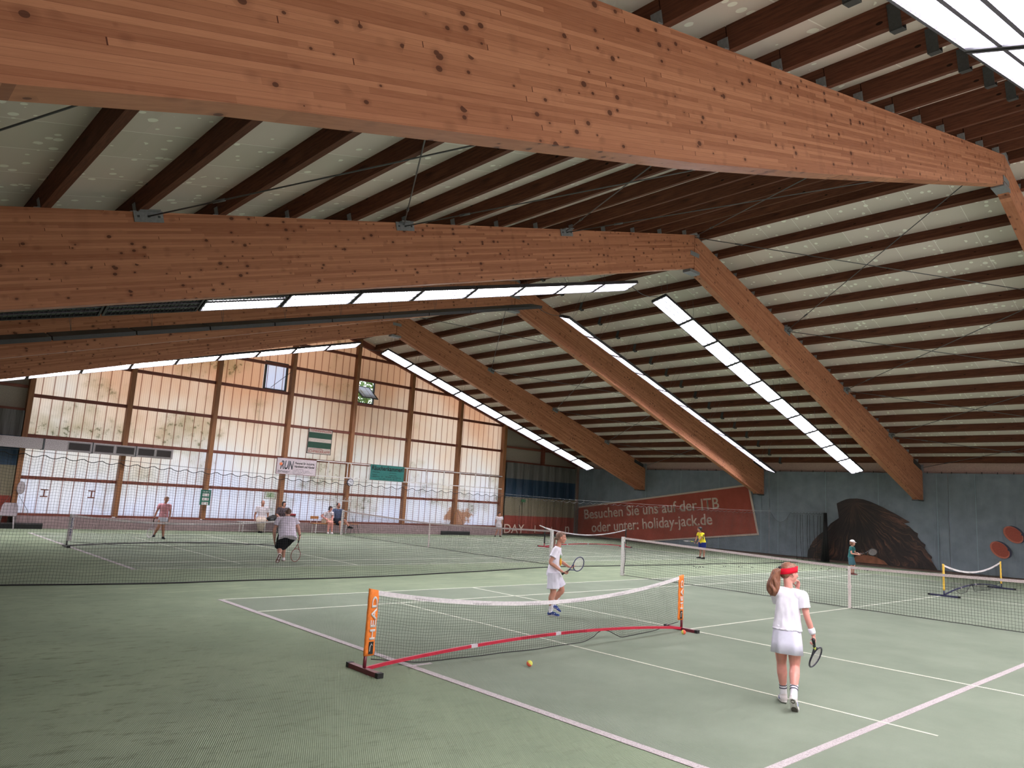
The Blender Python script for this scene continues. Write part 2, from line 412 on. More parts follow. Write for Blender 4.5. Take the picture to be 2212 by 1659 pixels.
def slab(name, x0, x1, mat):
    mb = MB()
    mb.add([(x0, Y0-.3, zc(x0)), (x1, Y0-.3, zc(x1) if x1 != RX else RZ+PH), (x1, Y1+.3, RZ+PH if x1 == RX else zc(x1)), (x0, Y1+.3, zc(x0) if x0 != RX else RZ+PH),
            (x0, Y0-.3, zc(x0)+.12), (x1, Y0-.3, zc(x1)+.12), (x1, Y1+.3, zc(x1)+.12), (x0, Y1+.3, zc(x0)+.12)],
           [(0,3,2,1),(4,5,6,7),(0,1,5,4),(1,2,6,5),(2,3,7,6),(3,0,4,7)])
    return tag(mb.build(name, mat), kind='structure')
slab('ceiling', XL-.4, RX, M_CEIL); slab('ceiling', RX, XR+.4, M_CEIL)
tag(MB().box((XL-.25, Y0-.25, 0), (XL, Y1+.25, zc(XL)+.1)).build('wall_left', M_WALL), kind='structure')
tag(MB().box((XR, Y0-.25, 0), (XR+.25, Y1+.25, zc(XR)+.1)).build('wall_right', flat('pinkish_wall', rgb(178, 150, 142), .8)), kind='structure')

# gable walls
WIN2 = (13.12, 14.08, 6.16, 7.32)
def gable(name, y, side):
    g = empty(name, (0, 0, 0)); tag(g, kind='structure')
    y0, y1 = (y, y+0.02) if side > 0 else (y-0.02, y)
    mb = MB(); gx0, gx1 = (-0.18, 22.72) if side > 0 else (-5.9, 28.9)  # near sheet widened across the whole wall for extra fill light
    if side > 0:
        wx0, wx1, wz0, wz1 = WIN2
        mb.prism([(gx0, .45), (8.37, .45), (8.37, zc(8.37)), (gx0, zc(gx0))], y0, y1)
        mb.prism([(8.37, .45), (9.45, .45), (9.45, 6.13), (8.37, 6.13)], y0, y1); mb.prism([(8.37, 7.42), (9.45, 7.42), (9.45, zc(9.45)), (8.37, zc(8.37))], y0, y1)
        mb.prism([(9.45, .45), (wx0, .45), (wx0, zc(wx0)), (RX, RZ+PH), (9.45, zc(9.45))], y0, y1)
        mb.prism([(wx1, .45), (gx1, .45), (gx1, zc(gx1)), (wx1, zc(wx1))], y0, y1)
        mb.prism([(wx0, .45), (wx1, .45), (wx1, wz0), (wx0, wz0)], y0, y1)
        mb.prism([(wx0, wz1), (wx1, wz1), (wx1, zc(wx1)), (wx0, zc(wx0))], y0, y1)
    else:
        mb.prism([(gx0, .45), (gx1, .45), (gx1, zc(gx1)), (RX, RZ+PH), (gx0, zc(gx0))], y0, y1)
    mb.build('translucent_sheet', M_SHEET if side > 0 else M_NEARFILL, g)
    ob = MB(); a, b = (y, y+.2) if side > 0 else (y-.2, y)
    ob.prism([(XL-.2, 0), (gx0, 0), (gx0, zc(gx0)), (XL-.2, zc(XL-.2))], a, b)
    ob.prism([(gx1, 0), (XR+.2, 0), (XR+.2, zc(XR+.2)), (gx1, zc(gx1))], a, b)
    ob.build('opaque_panel', M_WHITEPANEL, g)
    pb = MB(); a, b = (y-.55, y+.2) if side > 0 else (y-.2, y+.12)
    pb.box((gx0, a, 0), (gx1, b, .42)); pb.build('plinth', M_PLINTH, g)
    return g
gable('wall_far', Y1, 1); gable('wall_near', Y0, -1)
PX = [-0.2, 3.08, 6.36, 9.64, 12.92, 16.2, 19.48, 22.76]
names = 'first second third fourth fifth sixth seventh eighth'.split()
for i, x in enumerate(PX):
    w = .17 if i < 7 else .2
    mb = MB().box((x-w/2, Y1-.34, .45), (x+w/2, Y1-.06, zc(x)))
    o = mb.build('timber_post', M_POST, bevel=.006)
    tag(o, '%s upright timber post from the left in the translucent wall' % names[i], 'post', 'end wall posts')
o = MB().box((25.95, Y1-.22, 4.1), (26.12, Y1-.02, zc(26.0))).build('timber_post', M_RAIL, bevel=.005)
tag(o, 'short brown timber post above the grey and blue curtain, right of the translucent wall', 'post')
o = MB().box((-3.6, Y1-.22, 4.1), (-3.43, Y1-.02, zc(-3.5))).build('timber_post', M_RAIL, bevel=.005)
tag(o, 'short brown timber post above the grey curtain, left of the translucent wall', 'post')
ZR = [1.75, 3.22, 4.66, 6.09, 7.30, 8.4]
rown = ['lowest', 'second lowest', 'middle', 'upper', 'high', 'topmost']
for j, z in enumerate(ZR):
    for i in range(7):
        a, b = PX[i]+.085, PX[i+1]-.085
        xe = lambda zz: (RX-(RZ-zz)/SL, RX+(RZ-zz)/SR)
        lo, hi = xe(z)
        a2, b2 = max(a, lo-.2), min(b, hi+.2)
        if b2-a2 < .3: continue
        o = MB().box((a2, Y1-.2, z-.06), (b2, Y1-.05, z+.06)).build('timber_rail', M_RAIL, bevel=.004)
        tag(o, '%s brown rail between the %s and %s translucent wall posts' % (rown[j], names[i], names[i+1]), 'rail', 'end wall rails')
for i in range(7):
    o = MB().box((PX[i]+.085, Y1-.26, .42), (PX[i+1]-.085, Y1-.02, .5)).build('timber_sill', M_RAIL, bevel=.004)
    tag(o, 'brown timber sill on the concrete plinth between the %s and %s wall posts' % (names[i], names[i+1]), 'sill', 'end wall sills')
for (a, b, s) in ((22.9, 28.95, 'right'), (-6.1, -.3, 'left')):
    for z, nm in ((4.12, 'lower'), (4.95, 'upper')):
        bb = b if z < 4.5 else (27.4 if s == 'right' else b); aa = a if (s == 'right' or z < 4.5) else -4.6
        o = MB().box((aa, Y1-.14, z-.05), (bb, Y1-.01, z+.05)).build('timber_rail', M_RAIL, bevel=.004)
        tag(o, '%s brown rail over the striped curtain, %s of the translucent wall' % (nm, s), 'rail')
for s, a in (('left', -1), ('right', 1)):
    x0, x1 = (XL+.1, RX-.02) if a < 0 else (RX+.02, XR-.2)
    mb = MB().prism([(x0, ztop(x0)-.12), (x1, ztop(x1)-.12), (x1, ztop(x1)+.14), (x0, ztop(x0)+.14)], Y1-.28, Y1-.1)
    tag(mb.build('edge_rafter', M_RAIL), '%s sloping edge rafter along the top of the translucent end wall' % s, 'rafter')

# windows of the far gable
def wframe(mb, x0, x1, z0, z1, y0, y1, w):
    mb.box((x0, y0, z0), (x0+w, y1, z1)); mb.box((x1-w, y0, z0), (x1, y1, z1)); mb.box((x0+w, y0, z0), (x1-w, y1, z0+w)); mb.box((x0+w, y0, z1-w), (x1-w, y1, z1))
w1 = empty('window_1', (8.37, Y1-.15, 6.13)); tag(w1, kind='structure')
def loc(mb, o): mb.v = [(x-o[0], y-o[1], z-o[2]) for x, y, z in mb.v]; return mb
mb = MB(); wframe(mb, 8.37, 9.45, 6.13, 7.42, Y1-.1, Y1-.01, .08); loc(mb, (8.37, Y1-.15, 6.13)).build('window_frame', M_DSTEEL, w1)
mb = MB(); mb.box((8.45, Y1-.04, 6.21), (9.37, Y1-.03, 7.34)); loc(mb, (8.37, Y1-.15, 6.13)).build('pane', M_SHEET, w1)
mb = MB(); mb.tube([(8.7, Y1-.12, 6.25), (9.5, Y1-.3, 7.05)], .012); loc(mb, (8.37, Y1-.15, 6.13)).build('opening_rod', M_DSTEEL, w1)
w2 = empty('window_2', (13.6, Y1, 7.3)); tag(w2, kind='structure')
mb = MB(); wframe(mb, WIN2[0], WIN2[1], WIN2[2], WIN2[3], Y1-.04, Y1+.05, .05); loc(mb, (13.6, Y1, 7.3)).build('window_frame', M_DSTEEL, w2)
# pivoted sash standing open: bottom kicked inwards
th = 0.95; cz = 6.74; hw, hh = .42, .53
ax = Vector((1, 0, 0)); az = Vector((0, math.sin(th), math.cos(th))); ay = ax.cross(az)
sash = MB(); cc = Vector((13.62, Y1, cz))
for s in (-1, 1):
    sash.obox(cc + ax*s*hw, ax*.03, ay*.02, az*(hh+.03)); sash.obox(cc + az*s*hh, ax*hw, ay*.02, az*.03)
loc(sash, (13.6, Y1, 7.3)).build('sash_frame', M_DSTEEL, w2)
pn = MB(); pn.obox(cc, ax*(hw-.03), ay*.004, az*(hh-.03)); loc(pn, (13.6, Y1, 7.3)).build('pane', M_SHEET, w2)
# bush seen through the open window
tb = MB(); rr = random.Random(3)
for k in range(1500):
    c = Vector((13.6+rr.uniform(-2.2, 2.2), Y1+1.8+rr.uniform(-.5, 1.2), 6.6+rr.uniform(-2.4, 2.6)))
    d = Vector((rr.uniform(-1,1), rr.uniform(-1,1), rr.uniform(-1,1))).normalized(); e = d.cross(Vector((rr.random(), rr.random(), 1))).normalized()
    L = rr.uniform(.12, .26)
    tb.add([c-d*L, c+e*L*.4, c+d*L, c-e*L*.4], [(0,1,2,3)])
tree = empty('tree', (13.6, Y1+2.2, 0)); tag(tree, 'green leafy tree outside seen through the open tilted window', 'tree')
M_LEAF = flat('green_leaf', rgb(116, 150, 74), .5, var=.2, scale=3)
loc(tb, (13.6, Y1+2.2, 0)).build('foliage', M_LEAF, tree)
MB().tube([(0,0,0), (.05,.1,2.5), (-.05,.1,4.5), (.1,0,6.6)], [.16,.13,.09,.05], 8).build('trunk', M_RAIL, tree, True)

# ---------------------------------------------------------------- glulam frames
fn = ['nearest', 'second', 'third', 'farthest']
for i, y in enumerate(FY):
    root = empty('glulam_frame', (RX, y, 0)); tag(root, '%s big laminated timber roof frame from the viewer' % fn[i], 'roof frame', 'laminated roof frames')
    for s in (-1, 1):
        if s < 0: poly = [(-6.25, ztop(-6.25)), (RX-.01, RZ), (RX-.01, 8.56), (-4.0, 3.9), (-5.4, 3.42), (-5.6, 2.95), (-6.25, 2.95)]; ang = math.atan(0.302)
        else: poly = [(RX+.01, RZ), (28.3, ztop(28.3)), (28.98, 4.15), (28.98, 2.95), (28.3, 2.95), (28.22, 3.02), (RX+.01, 8.5)]; ang = -math.atan(0.329)
        if i == 0:
            if s < 0: poly[2:3] = [(RX-.01, 8.88), (3.06, 6.06), (0.3, 5.17)]
            else: poly[-1] = (RX+.01, 8.84)
        # local frame: origin at ridge bottom, X along the lower edge
        ca, sa = math.cos(ang), math.sin(ang); ox, oz = RX, 8.5
        pl = [((x-ox)*ca + (z-oz)*sa, -(x-ox)*sa + (z-oz)*ca) for x, z in poly]
        mb = MB().prism(pl, 0, FT)
        o = mb.build('rafter', M_GLU, root); o.location = (0, 0, oz); o.rotation_euler = (0, -ang, 0)
        o['label'] = '%s glulam rafter' % ('left' if s < 0 else 'right')
    mb = MB()
    mb.box((-.2, -.012, RZ-.62), (.22, -.002, RZ-.5)); mb.box((-.2, FT+.002, RZ-.62), (.22, FT+.012, RZ-.5)); mb.build('ridge_side_plate', M_STEEL, root)
    mb = MB(); mb.prism([(-.3, RZ-.08), (0, RZ+.0), (.34, RZ-.1), (.34, RZ-.02), (.0, RZ+.1), (-.3, RZ+.0)], -.02, FT+.02); mb.build('ridge_cap_plate', M_STEEL, root)
    mb = MB(); zb = 8.42 if i else 8.78; mb.box((-.22, -.02, zb), (.25, FT+.02, zb+.08)); mb.build('ridge_bearing_plate', M_STEEL, root)
    mb = MB(); mb.box((28.3-RX, -.02, 2.9), (28.98-RX, FT+.02, 2.95)); mb.build('foot_plate', M_DSTEEL, root)
    mb = MB(); mb.box((28.98-RX, -.02, 2.96), (29.08-RX, FT+.06, 4.45)); mb.build('steel_column', M_STEEL, root)
    mb = MB(); d = Vector((1, 0, -SR)).normalized(); mb.obox((28.35-RX, FT/2, 4.42), d*.42, (0, FT/2+.03, 0), (0, 0, .09)); mb.build('eave_bracket', M_DSTEEL, root)
# ---------------------------------------------------------------- purlins
def purlin_mesh(L):
    return MB().box((-.06, 0, 0), (.06, L, PH-.004)).mesh('purlin')
bays = [(Y0+.02, FY[0]), (FY[0]+.0, FY[1]), (FY[1], FY[2]), (FY[2], FY[3]), (FY[3], Y1-.3)]
bayn = ['in the nearest bay', 'behind the nearest frame', 'behind the second frame', 'behind the third frame', 'in the farthest bay']
ordn = ['ridge', 'first', 'second', 'third', 'fourth', 'fifth', 'sixth', 'seventh', 'eighth', 'ninth', 'tenth', 'eleventh', 'twelfth', 'thirteenth', 'fourteenth', 'fifteenth', 'lowest']
sites = [('left', 11.13-1.135*k, k+1) for k in range(15)] + [('left', -5.75, 16)] + [('right', 11.74, 0)] + [('right', 12.7+1.055*k, k+1) for k in range(16)]
for bi, (ya, yb) in enumerate(bays):
    me = purlin_mesh(yb-ya-.012); me.materials.append(M_PUR)
    hang = MB()
    hy = []
    if bi in (0,): hy = [yb-1.22-ya]
    if bi == 2: hy = [1.0, yb-ya-1.1]
    if bi == 4: hy = [1.0]
    for side, x, k in sites:
        sl = SL if side == 'left' else -SR
        o = bpy.data.objects.new('purlin', me); C.objects.link(o)
        o.location = (x, ya+.006, ztop(x)+.001); o.rotation_euler = (0, -math.atan(sl), 0)
        tag(o, 'brown purlin, %s from the ridge, %s slope, %s' % (ordn[k], side, bayn[bi]) if k else 'brown ridge purlin %s' % bayn[bi], 'purlin', 'roof purlins ' + bayn[bi])
        if (bi, side) == (0, 'left') or bi in (1, 2):
            for y in hy:
                hm = MB().box((-.07, y-.06, -.05), (-.062, y+.06, PH-.03)); hm.box((.062, y-.06, -.05), (.07, y+.06, PH-.03)); hm.box((-.07, y-.06, -.056), (.07, y+.06, -.045))
                h = hm.build('joint_bracket', M_DSTEEL, o)
            # angle bracket on the frame beneath
            am = MB().box((-.07, -.02, .0), (-.063, .1, .13)); am.box((-.14, -.02, .0), (-.063, .1, .006)); am.build('angle_bracket', M_STEEL, o)
# ---------------------------------------------------------------- bracing rods
nodes = [-2.4, 1.95, 6.3, 11.5, 16.9, 21.35, 25.5, 29.0]
nodes = [-6.05] + nodes
for b0, b1, nm in ((FY[0]+FT, FY[1], 'behind nearest frame'), (FY[2]+FT, FY[3], 'behind third frame')):
    for i in range(len(nodes)-1):
        for s in (0, 1):
            if i == 0 and s == 1: continue
            xa, xb = (nodes[i], nodes[i+1]) if s else (nodes[i+1], nodes[i])
            pa = Vector((xa, b0, ztop(xa)-.04 - (0 if s else .03))); pb = Vector((xb, b1, ztop(xb)-.04 - (0 if s else .03)))
            r_ = empty('bracing_rod', (0,0,0)); 
            cnt = i+1
            tag(r_, 'steel bracing rod of %s crossed pair from left, far end %s, %s' % (ordn[cnt], 'right' if s else 'left', nm), 'tie rod', 'roof bracing rods')
            d = (pb-pa).normalized()
            m = MB().tube([pa, pb], .011, 6); m.build('rod', M_ROD, r_, True)
            m = MB(); q = pb - d*1.2; m.tube([q-d*.1, q+d*.1], .022, 6); m.build('turnbuckle', M_ROD, r_, True)
for y, nm in ((FY[1], 'second'), (FY[3], 'farthest'), (FY[2], 'third')):
    for i, x in enumerate(nodes[1:-1]):
        if x == RX: continue
        sl = SL if x < RX else -SR; d = Vector((1, 0, sl)).normalized(); n_ = Vector((-sl, 0, 1)).normalized()
        yy = y-.012 if nm != 'third' else y+FT+.012; sg = -1 if nm != 'third' else 1
        pl = empty('brace_plate', (x, yy, ztop(x))); tag(pl, 'grey steel bracing plate on the %s roof frame, %s from the left' % (nm, ordn[i+1]), 'bracket', 'bracing plates')
        MB().obox(n_*-.07, d*.2, (0, .008, 0), n_*.08).build('plate', M_STEEL, pl)
        MB().obox((0, sg*.05, 0), d*.14, (0, .07, 0), n_*.008).build('gusset', M_STEEL, pl)
        m = MB()
        for u in (-.14, 0, .14): m.obox(d*u + n_*-.07 + Vector((0, sg*.014, 0)), d*.014, (0, .008, 0), n_*.014)
        m.build('bolt_head', M_DSTEEL, pl)
# ---------------------------------------------------------------- light rows
LW, LL = 0.51, 1.47
def lamp_meshes():
    h = MB(); L = LL/2; w = LW/2
    h.box((-L, -w, .0), (L, w, .03)); h.box((-L, -w, -.055), (L, -w+.02, 0)); h.box((-L, w-.02, -.055), (L, w, 0)); h.box((-L, -w+.02, -.055), (-L+.035, w-.02, 0)); h.box((L-.035, -w+.02, -.055), (L, w-.02, 0))
    lit = []
    for k in range(3):
        m = MB(); yc = (k-1)*(LW-.06)/3; m.box((-L+.04, yc-.060, -.02), (L-.04, yc+.060, -.004)); lit.append(m.mesh('tube'))
    lo = MB()
    for yy in (-1, 1): yc = yy*(LW-.06)/6; lo.box((-L+.02, yc-.013, -.05), (L-.02, yc+.013, -.021))
    n = 24
    for i in range(1, n): x = -L + 2*L*i/n; lo.box((x-.0015, -w+.02, -.05), (x+.0015, w-.02, -.03))
    hg = MB()
    for x in (-L*.5,):
        hg.tube([(x, 0, .03), (x, -.1, .5), (x, -.12, 1.05)], .004, 4); hg.tube([(x, 0, .03), (x, .1, .5), (x, .12, 1.05)], .004, 4)
    return h.mesh('housing'), lit, lo.mesh('louvre'), hg.mesh('hanger')
H_, T_, LO_, HG_ = lamp_meshes()
H_.materials.append(M_HOUSE); LO_.materials.append(M_LOUV); HG_.materials.append(M_ROD)
def tube_me(k, on):
    m = T_[k].copy(); m.materials.append(M_LAMP if on else M_LAMPOFF); return m
TM = {(k, on): tube_me(k, on) for k in range(3) for on in (True, False)}
def light_row(y, side, off, nm, face=-1, drop=1.13):
    for i in range(10):
        if side > 0: x = 12.22 + 1.43*(i+.5); ang = math.atan(SR)
        else: x = 10.9 - 1.48*(i+.5) + 0.02; ang = -math.atan(SL)
        z = ztop(x) - drop
        o = empty('ceiling_light', (x, y, z)); o.rotation_euler = (math.radians(16.5)*face, ang, 0)
        sc = (1.43 if side > 0 else 1.48)/math.cos(ang)/1.5; o.scale = (sc, 1, 1)
        tag(o, 'fluorescent light, %s from the ridge, %s' % (ordn[i+1], nm), 'light', nm)
        def ch(n, me):
            c = bpy.data.objects.new(n, me); C.objects.link(c); c.parent = o; return c
        ch('housing', H_); ch('louvre', LO_); ch('hanger', HG_)
        for k in range(3):
            on = off not in ('all',) and (i, k) not in off
            ch('lamp_tube', TM[(k, on)])
light_row(5.65, 1, (), 'lit right row behind the second frame')
light_row(5.65, -1, ((9,0),(9,1),(9,2),(8,0),(8,1),(8,2),(7,0)), 'lit left row behind the second frame')
light_row(9.5, 1, (), 'lit right row before the third frame', 1)
light_row(9.5, -1, 'all', 'unlit left row before the third frame', 1)
light_row(20.4, 1, (), 'lit right row nearest the translucent wall')
light_row(20.4, -1, ((9,0),), 'lit left row nearest the translucent wall')
light_row(-6.25, -1, (), 'lit left row over the viewer', 1, 1.57)
light_row(-6.33, 1, (), 'lit right row over the near court', 1)
for y, nm in ((5.65, 'behind the second frame'), (9.5, 'before the third frame'), (20.4, 'near the translucent wall')):
    pts = [(10.9+1.3*t, y+.0, 8.2 - .12*math.sin(PI*t)) for t in [k/8 for k in range(9)]]
    tag(MB().tube(pts, .009, 5).build('power_cable', M_ROD, smooth=True), 'slack power cable joining the left and right lamp rows %s' % nm, 'cable')
# ================================================================ NETS
def tennis_net(yc, lab, nm):
    root = empty('tennis_net', (NX, yc, 0)); tag(root, lab, 'tennis net', 'full size court nets')
    H = lambda y: 0.914 + (1.07-0.914) * (abs(y)/6.35)**1.15
    for s in (-1, 1):
        p = MB(); p.box((-.045, s*6.4-.04, 0), (.045, s*6.4+.04, 1.08)); p.build('post', M_WHITE, root, bevel=.008)
        p = MB(); p.tube([(.0, s*6.4-s*.045, .95), (.02, s*6.4-s*.08, .5), (0, s*6.4-s*.05, .06)], .008, 5); p.build('lacing_cord', M_BLACK, root, True)
    wav = lambda y, z: .015*math.sin(y*2.1+yc) * (1-z) + .01*math.sin(y*7.3)*(1-z)
    lines = []; c = .057
    for y in np.arange(-6.32, 6.33, c):
        h = H(y)-.02; z = np.linspace(.01, h, 10); lines.append(np.stack([[wav(y, q) for q in z], y+0*z, z], 1))
    ys = np.linspace(-6.36, 6.36, 68)
    for k in range(17):
        t = k/16; L = np.array([[wav(y, t), y, .015 + (H(y)-.03)*t + .006*math.sin(y*3+k)*(1-t)] for y in ys]); lines.append(L)
    # doubled upper rows
    for k in (13.5, 14.5, 15.5):
        t = k/16; L = np.array([[.006, y, .015 + (H(y)-.03)*t] for y in ys]); lines.append(L)
    wires('mesh', lines, .0024, M_NET, root)
    tp = MB(); n = len(ys)
    vs = []; fs = []
    for i, y in enumerate(ys):
        h = H(y); x = .006
        vs += [(-x, y, h-.055), (-x, y, h), (x, y, h), (x, y, h-.055)]
    for i in range(n-1):
        for k in range(4): fs.append((i*4+k, i*4+(k+1)%4, i*4+4+(k+1)%4, i*4+4+k))
    tp.add(vs, fs + [(3,2,1,0), tuple((n-1)*4+k for k in range(4))]); tp.build('top_tape', flat('worn_net_tape', rgb(176, 162, 160), .8, var=.12, scale=60), root)
    st = MB(); st.box((-.012, -.028, 0.0), (.012, .028, .915)); st.box((-.022, -.034, .44), (.022, .034, .5)); st.build('centre_strap', flat('strap_web', rgb(206, 194, 190), .8), root)
    bc = [(wav(y, 0), y, .014) for y in ys]; MB().tube(bc, .007, 5).build('bottom_cord', M_BLACK, root, True)
    return root
tennis_net(YC[0], 'full size tennis net with white tape across the right court', 1)
tn2 = tennis_net(YC[1], 'full size tennis net behind the divider netting, between the two white posts', 2)
# winding handle on top of court-2 near post
t = MB(); t.tube([(0, -6.33, 1.07), (-.22, -6.05, 1.2)], .018, 6); t.build('winding_handle', M_WHITE, tn2, True)

def mini_net(x0, x1, y, lab, sleeve, bar, cell, r, sag, slack, foot=.3, arch=.14, post=None, text=None, sleevew=.1, tapew=.05, hz=.88):
    root = empty('mini_tennis_net', (x0, y, 0)); tag(root, lab, 'mini tennis net', 'portable mini nets')
    L = x1-x0
    top = lambda t: (hz-.02) - sag*(1-(2*t-1)**2)
    n = int(L/cell)
    bt = slack
    def bz(t): return float(np.interp(t, [a for a, b in bt], [b for a, b in bt]))
    wx = lambda t, q: .012*math.sin(t*41) + .03*math.sin(t*9+q)*(1-q)
    lines = []; m = int(.8/cell)
    a0, a1 = sleevew*.7, L-sleevew*.7
    for i in range(n+1):
        t = i/n; zb = bz(t); zt = top(t)-.03; q = np.linspace(0, 1, 8)
        lines.append(np.stack([a0+(a1-a0)*t + .008*np.sin(q*9+i*.7), [wx(t, k) for k in q], zb+(zt-zb)*q], 1))
    for k in range(m+1):
        q = k/m; ts = np.linspace(0, 1, 60)
        lines.append(np.array([[a0+(a1-a0)*t, wx(t, q), bz(t)+(top(t)-.03-bz(t))*q + .004*math.sin(t*60+k)] for t in ts]))
    wires('mesh', lines, r, M_NET, root)
    ts = np.linspace(0, 1, 40); vs = []; fs = []
    for t in ts:
        x = a0+(a1-a0)*t; h = top(t)
        vs += [(x, -.006, h-tapew), (x, -.006, h), (x, .006, h), (x, .006, h-tapew)]
    for i in range(39):
        for k in range(4): fs.append((i*4+k, i*4+(k+1)%4, i*4+4+(k+1)%4, i*4+4+k))
    MB().add(vs, fs + [(3,2,1,0), tuple(156+k for k in range(4))]).build('top_tape', M_TAPE, root)
    MB().tube([(a0+(a1-a0)*t, wx(t, 0), bz(t)) for t in np.linspace(0, 1, 70)], .006, 5).build('bottom_cord', M_BLACK, root, True)
    b = MB(); pts = [(L*k/24, 0, .035 + arch*math.sin(PI*k/24)**.8) for k in range(25)]
    for k in range(24): b.bar(pts[k], pts[k+1], .03, .036)
    b.build('frame_bar', bar, root)
    if arch > .1:
        for q in (.27, .5): i = int(q*24); MB().bar(Vector(pts[i])+Vector((0,0,.001)), Vector(pts[i])+Vector((.1,0,.004)), .033, .04).build('joint_sleeve', flat('pale_joint', rgb(186, 178, 184), .6), root)
    for s, x in ((1, 0.0), (-1, L)):
        MB().tube([(x, 0, .03), (x, 0, .2)], .02, 8).build('post_stub', post or bar, root, True)
        f = MB(); f.box((x-.035, -foot, 0), (x+.035, foot, .05)); fo = f.build('foot', post or bar, root, bevel=.006)
        MB().box((x-.037, -foot-.02, -.0), (x+.037, -foot+.03, .053)).build('end_cap', M_BLACK, fo); MB().box((x-.037, foot-.03, 0), (x+.037, foot+.02, .053)).build('end_cap', M_BLACK, fo)
        sl = MB(); z0, z1 = .17, hz
        # flattened fabric sleeve: round at the post, flat flap towards the net
        sec = [(-.024, 0), (-.017, -.018), (.01, -.022), (sleevew*.9, -.008), (sleevew, 0), (sleevew*.9, .008), (.01, .022), (-.017, .018)]
        vs = []; nz = 14
        for k in range(nz+1):
            z = z0+(z1-z0)*k/nz; w = 1 + .05*math.sin(k*1.7)
            for (a, c_) in sec: vs.append((x + s*a*w, c_*(1+.2*math.sin(k*2.3)), z + (-.02*a/sleevew if k == nz else 0)))
        fs = [(k*8+i, k*8+(i+1)%8, k*8+8+(i+1)%8, k*8+8+i) for k in range(nz) for i in range(8)] + [tuple(range(7,-1,-1)), tuple(nz*8+i for i in range(8))]
        so = sl.add(vs, fs).build('sleeve', sleeve, root, True)
        if text:
            txt, tcol, th, zt0, zt1, logo = text
            xc = x + s*sleevew*.42 + th/2
            text_obj('lettering', txt, tcol, so, (xc, -.0265, zt0), (0, 0, 1), (-1, 0, 0), width=zt1-zt0, height=th, thick=.002, bold=.02)
            if logo:
                lb = MB(); lb.box((xc-th*.95, -.0275, z0+.02), (xc-th*.1, -.026, z0+.15)); lo = lb.build('logo_patch', M_BLACK, so)
                mk = MB(); mk.tube([(xc-th*.75, -.0285, z0+.05), (xc-th*.72, -.0285, z0+.1), (xc-th*.5, -.0285, z0+.13), (xc-th*.3, -.0285, z0+.11)], .004, 5); mk.build('logo_mark', M_WHITE, so)
    return root
M_ORANGE = flat('orange_sleeve', rgb(236, 128, 46), .7); M_RED = flat('red_bar', rgb(178, 34, 58), .4)
M_DRED = flat('dark_red_steel', rgb(104, 34, 46), .4)
mini_net(-.66, 5.34, .0, 'portable mini net with orange sleeves and red bar in the near court', M_ORANGE, M_RED, .0375, .0013, .24,
         [(0,.13),(.05,.08),(.11,.03),(.17,.014),(.45,.014),(.6,.03),(.64,.08),(.66,.15),(.69,.14),(.715,.08),(.745,.014),(.8,.014),(.9,.05),(1,.14)],
         post=M_DRED, text=('HEAD', M_WHITE, .068, .34, .80, True), sleevew=.11)
M_YEL = flat('yellow_sleeve', rgb(226, 184, 70), .7); M_BLUEBAR = flat('navy_bar', rgb(44, 44, 78), .4)
mini_net(17.85, 23.5, -.1, 'portable mini net with yellow sleeves behind the right tennis net', M_YEL, M_BLUEBAR, .05, .0017, .24,
         [(0,.2),(.15,.2),(.25,.02),(.35,.03),(.42,.28),(.47,.04),(.8,.02),(1,.2)], foot=.38, arch=.2)
mini_net(18.25, 23.95, 15.75, 'portable mini net with black sleeves and red frame by the far banner', M_BLACK, M_RED, .06, .0018, .28,
         [(0,.16),(.1,.14),(.5,.13),(.9,.14),(1,.16)], foot=.36, arch=.12, sleevew=.05)
mini_net(-.15, 5.95, 15.75, 'portable mini net with white lettered sleeves behind the divider netting', flat('white_sleeve', rgb(206, 200, 206), .7), flat('grey_bar', rgb(104, 104, 106), .5), .045, .002, .16,
         [(0,.14),(.2,.05),(.5,.02),(.8,.05),(1,.14)], foot=.25, arch=.1, text=('mini tennis', flat('blue_print', rgb(50, 62, 120), .6), .04, .3, .78, False))
# ---------------------------------------------------------------- divider curtain net
dn = empty('divider_net', (0, 8.0, 0)); tag(dn, 'black divider netting hanging from a cable across the whole hall', 'divider netting')
def ytop(x): return 0.0
def ybot(x): return float(np.interp(x, [-6.2, -2.7, .1, 5.6, 9, 12.2, 15.8, 25, 28.6], [.2, .1, -.3, -.25, .35, .7, .42, .1, .0]))
def ztp(x): return float(np.interp(x, [-6.2, -2.8, .2, 3, 8, 11.5, 21, 28.7], [2.34, 2.27, 2.17, 2.13, 2.07, 2.02, 2.04, 2.2]))
def scal(x):
    if 23.55 < x < 25.3: u = (x-23.55)/1.75; return .42*4*u*(1-u)
    u = (x/.305) % 1.0; return .065*4*u*(1-u)
def yn(x, q): return ytop(x)*q + ybot(x)*(1-q) + .02*math.sin(x*2*PI/.61)*(.3+.7*q) + .05*math.sin(x*1.3)*(1-q)
lines = []
xs = np.arange(-6.25, 28.6, .05)
for x in xs:
    zt = ztp(x)-scal(x); q = np.linspace(0, 1, 18)
    lines.append(np.array([[x + .012*math.sin(k*7+x*3) + .05*math.sin(x*.9)*(1-k), yn(x, k), .012+(zt-.012)*k] for k in q]))
xh = np.arange(-6.25, 28.62, .102)
for j in range(43):
    q = j/42
    lines.append(np.array([[x + .05*math.sin(x*.9)*(1-q), yn(x, q), .012+(ztp(x)-scal(x)*q**2-.012)*q + .012*math.sin(x*5.1)*(1-q)] for x in xh]))
wires('mesh', lines, .0019, M_NETF, dn)
MB().tube([(x, 0, ztp(x)-scal(x)) for x in np.arange(-6.2, 28.6, .061)], .006, 4).build('edge_rope', M_BLACK, dn, True)
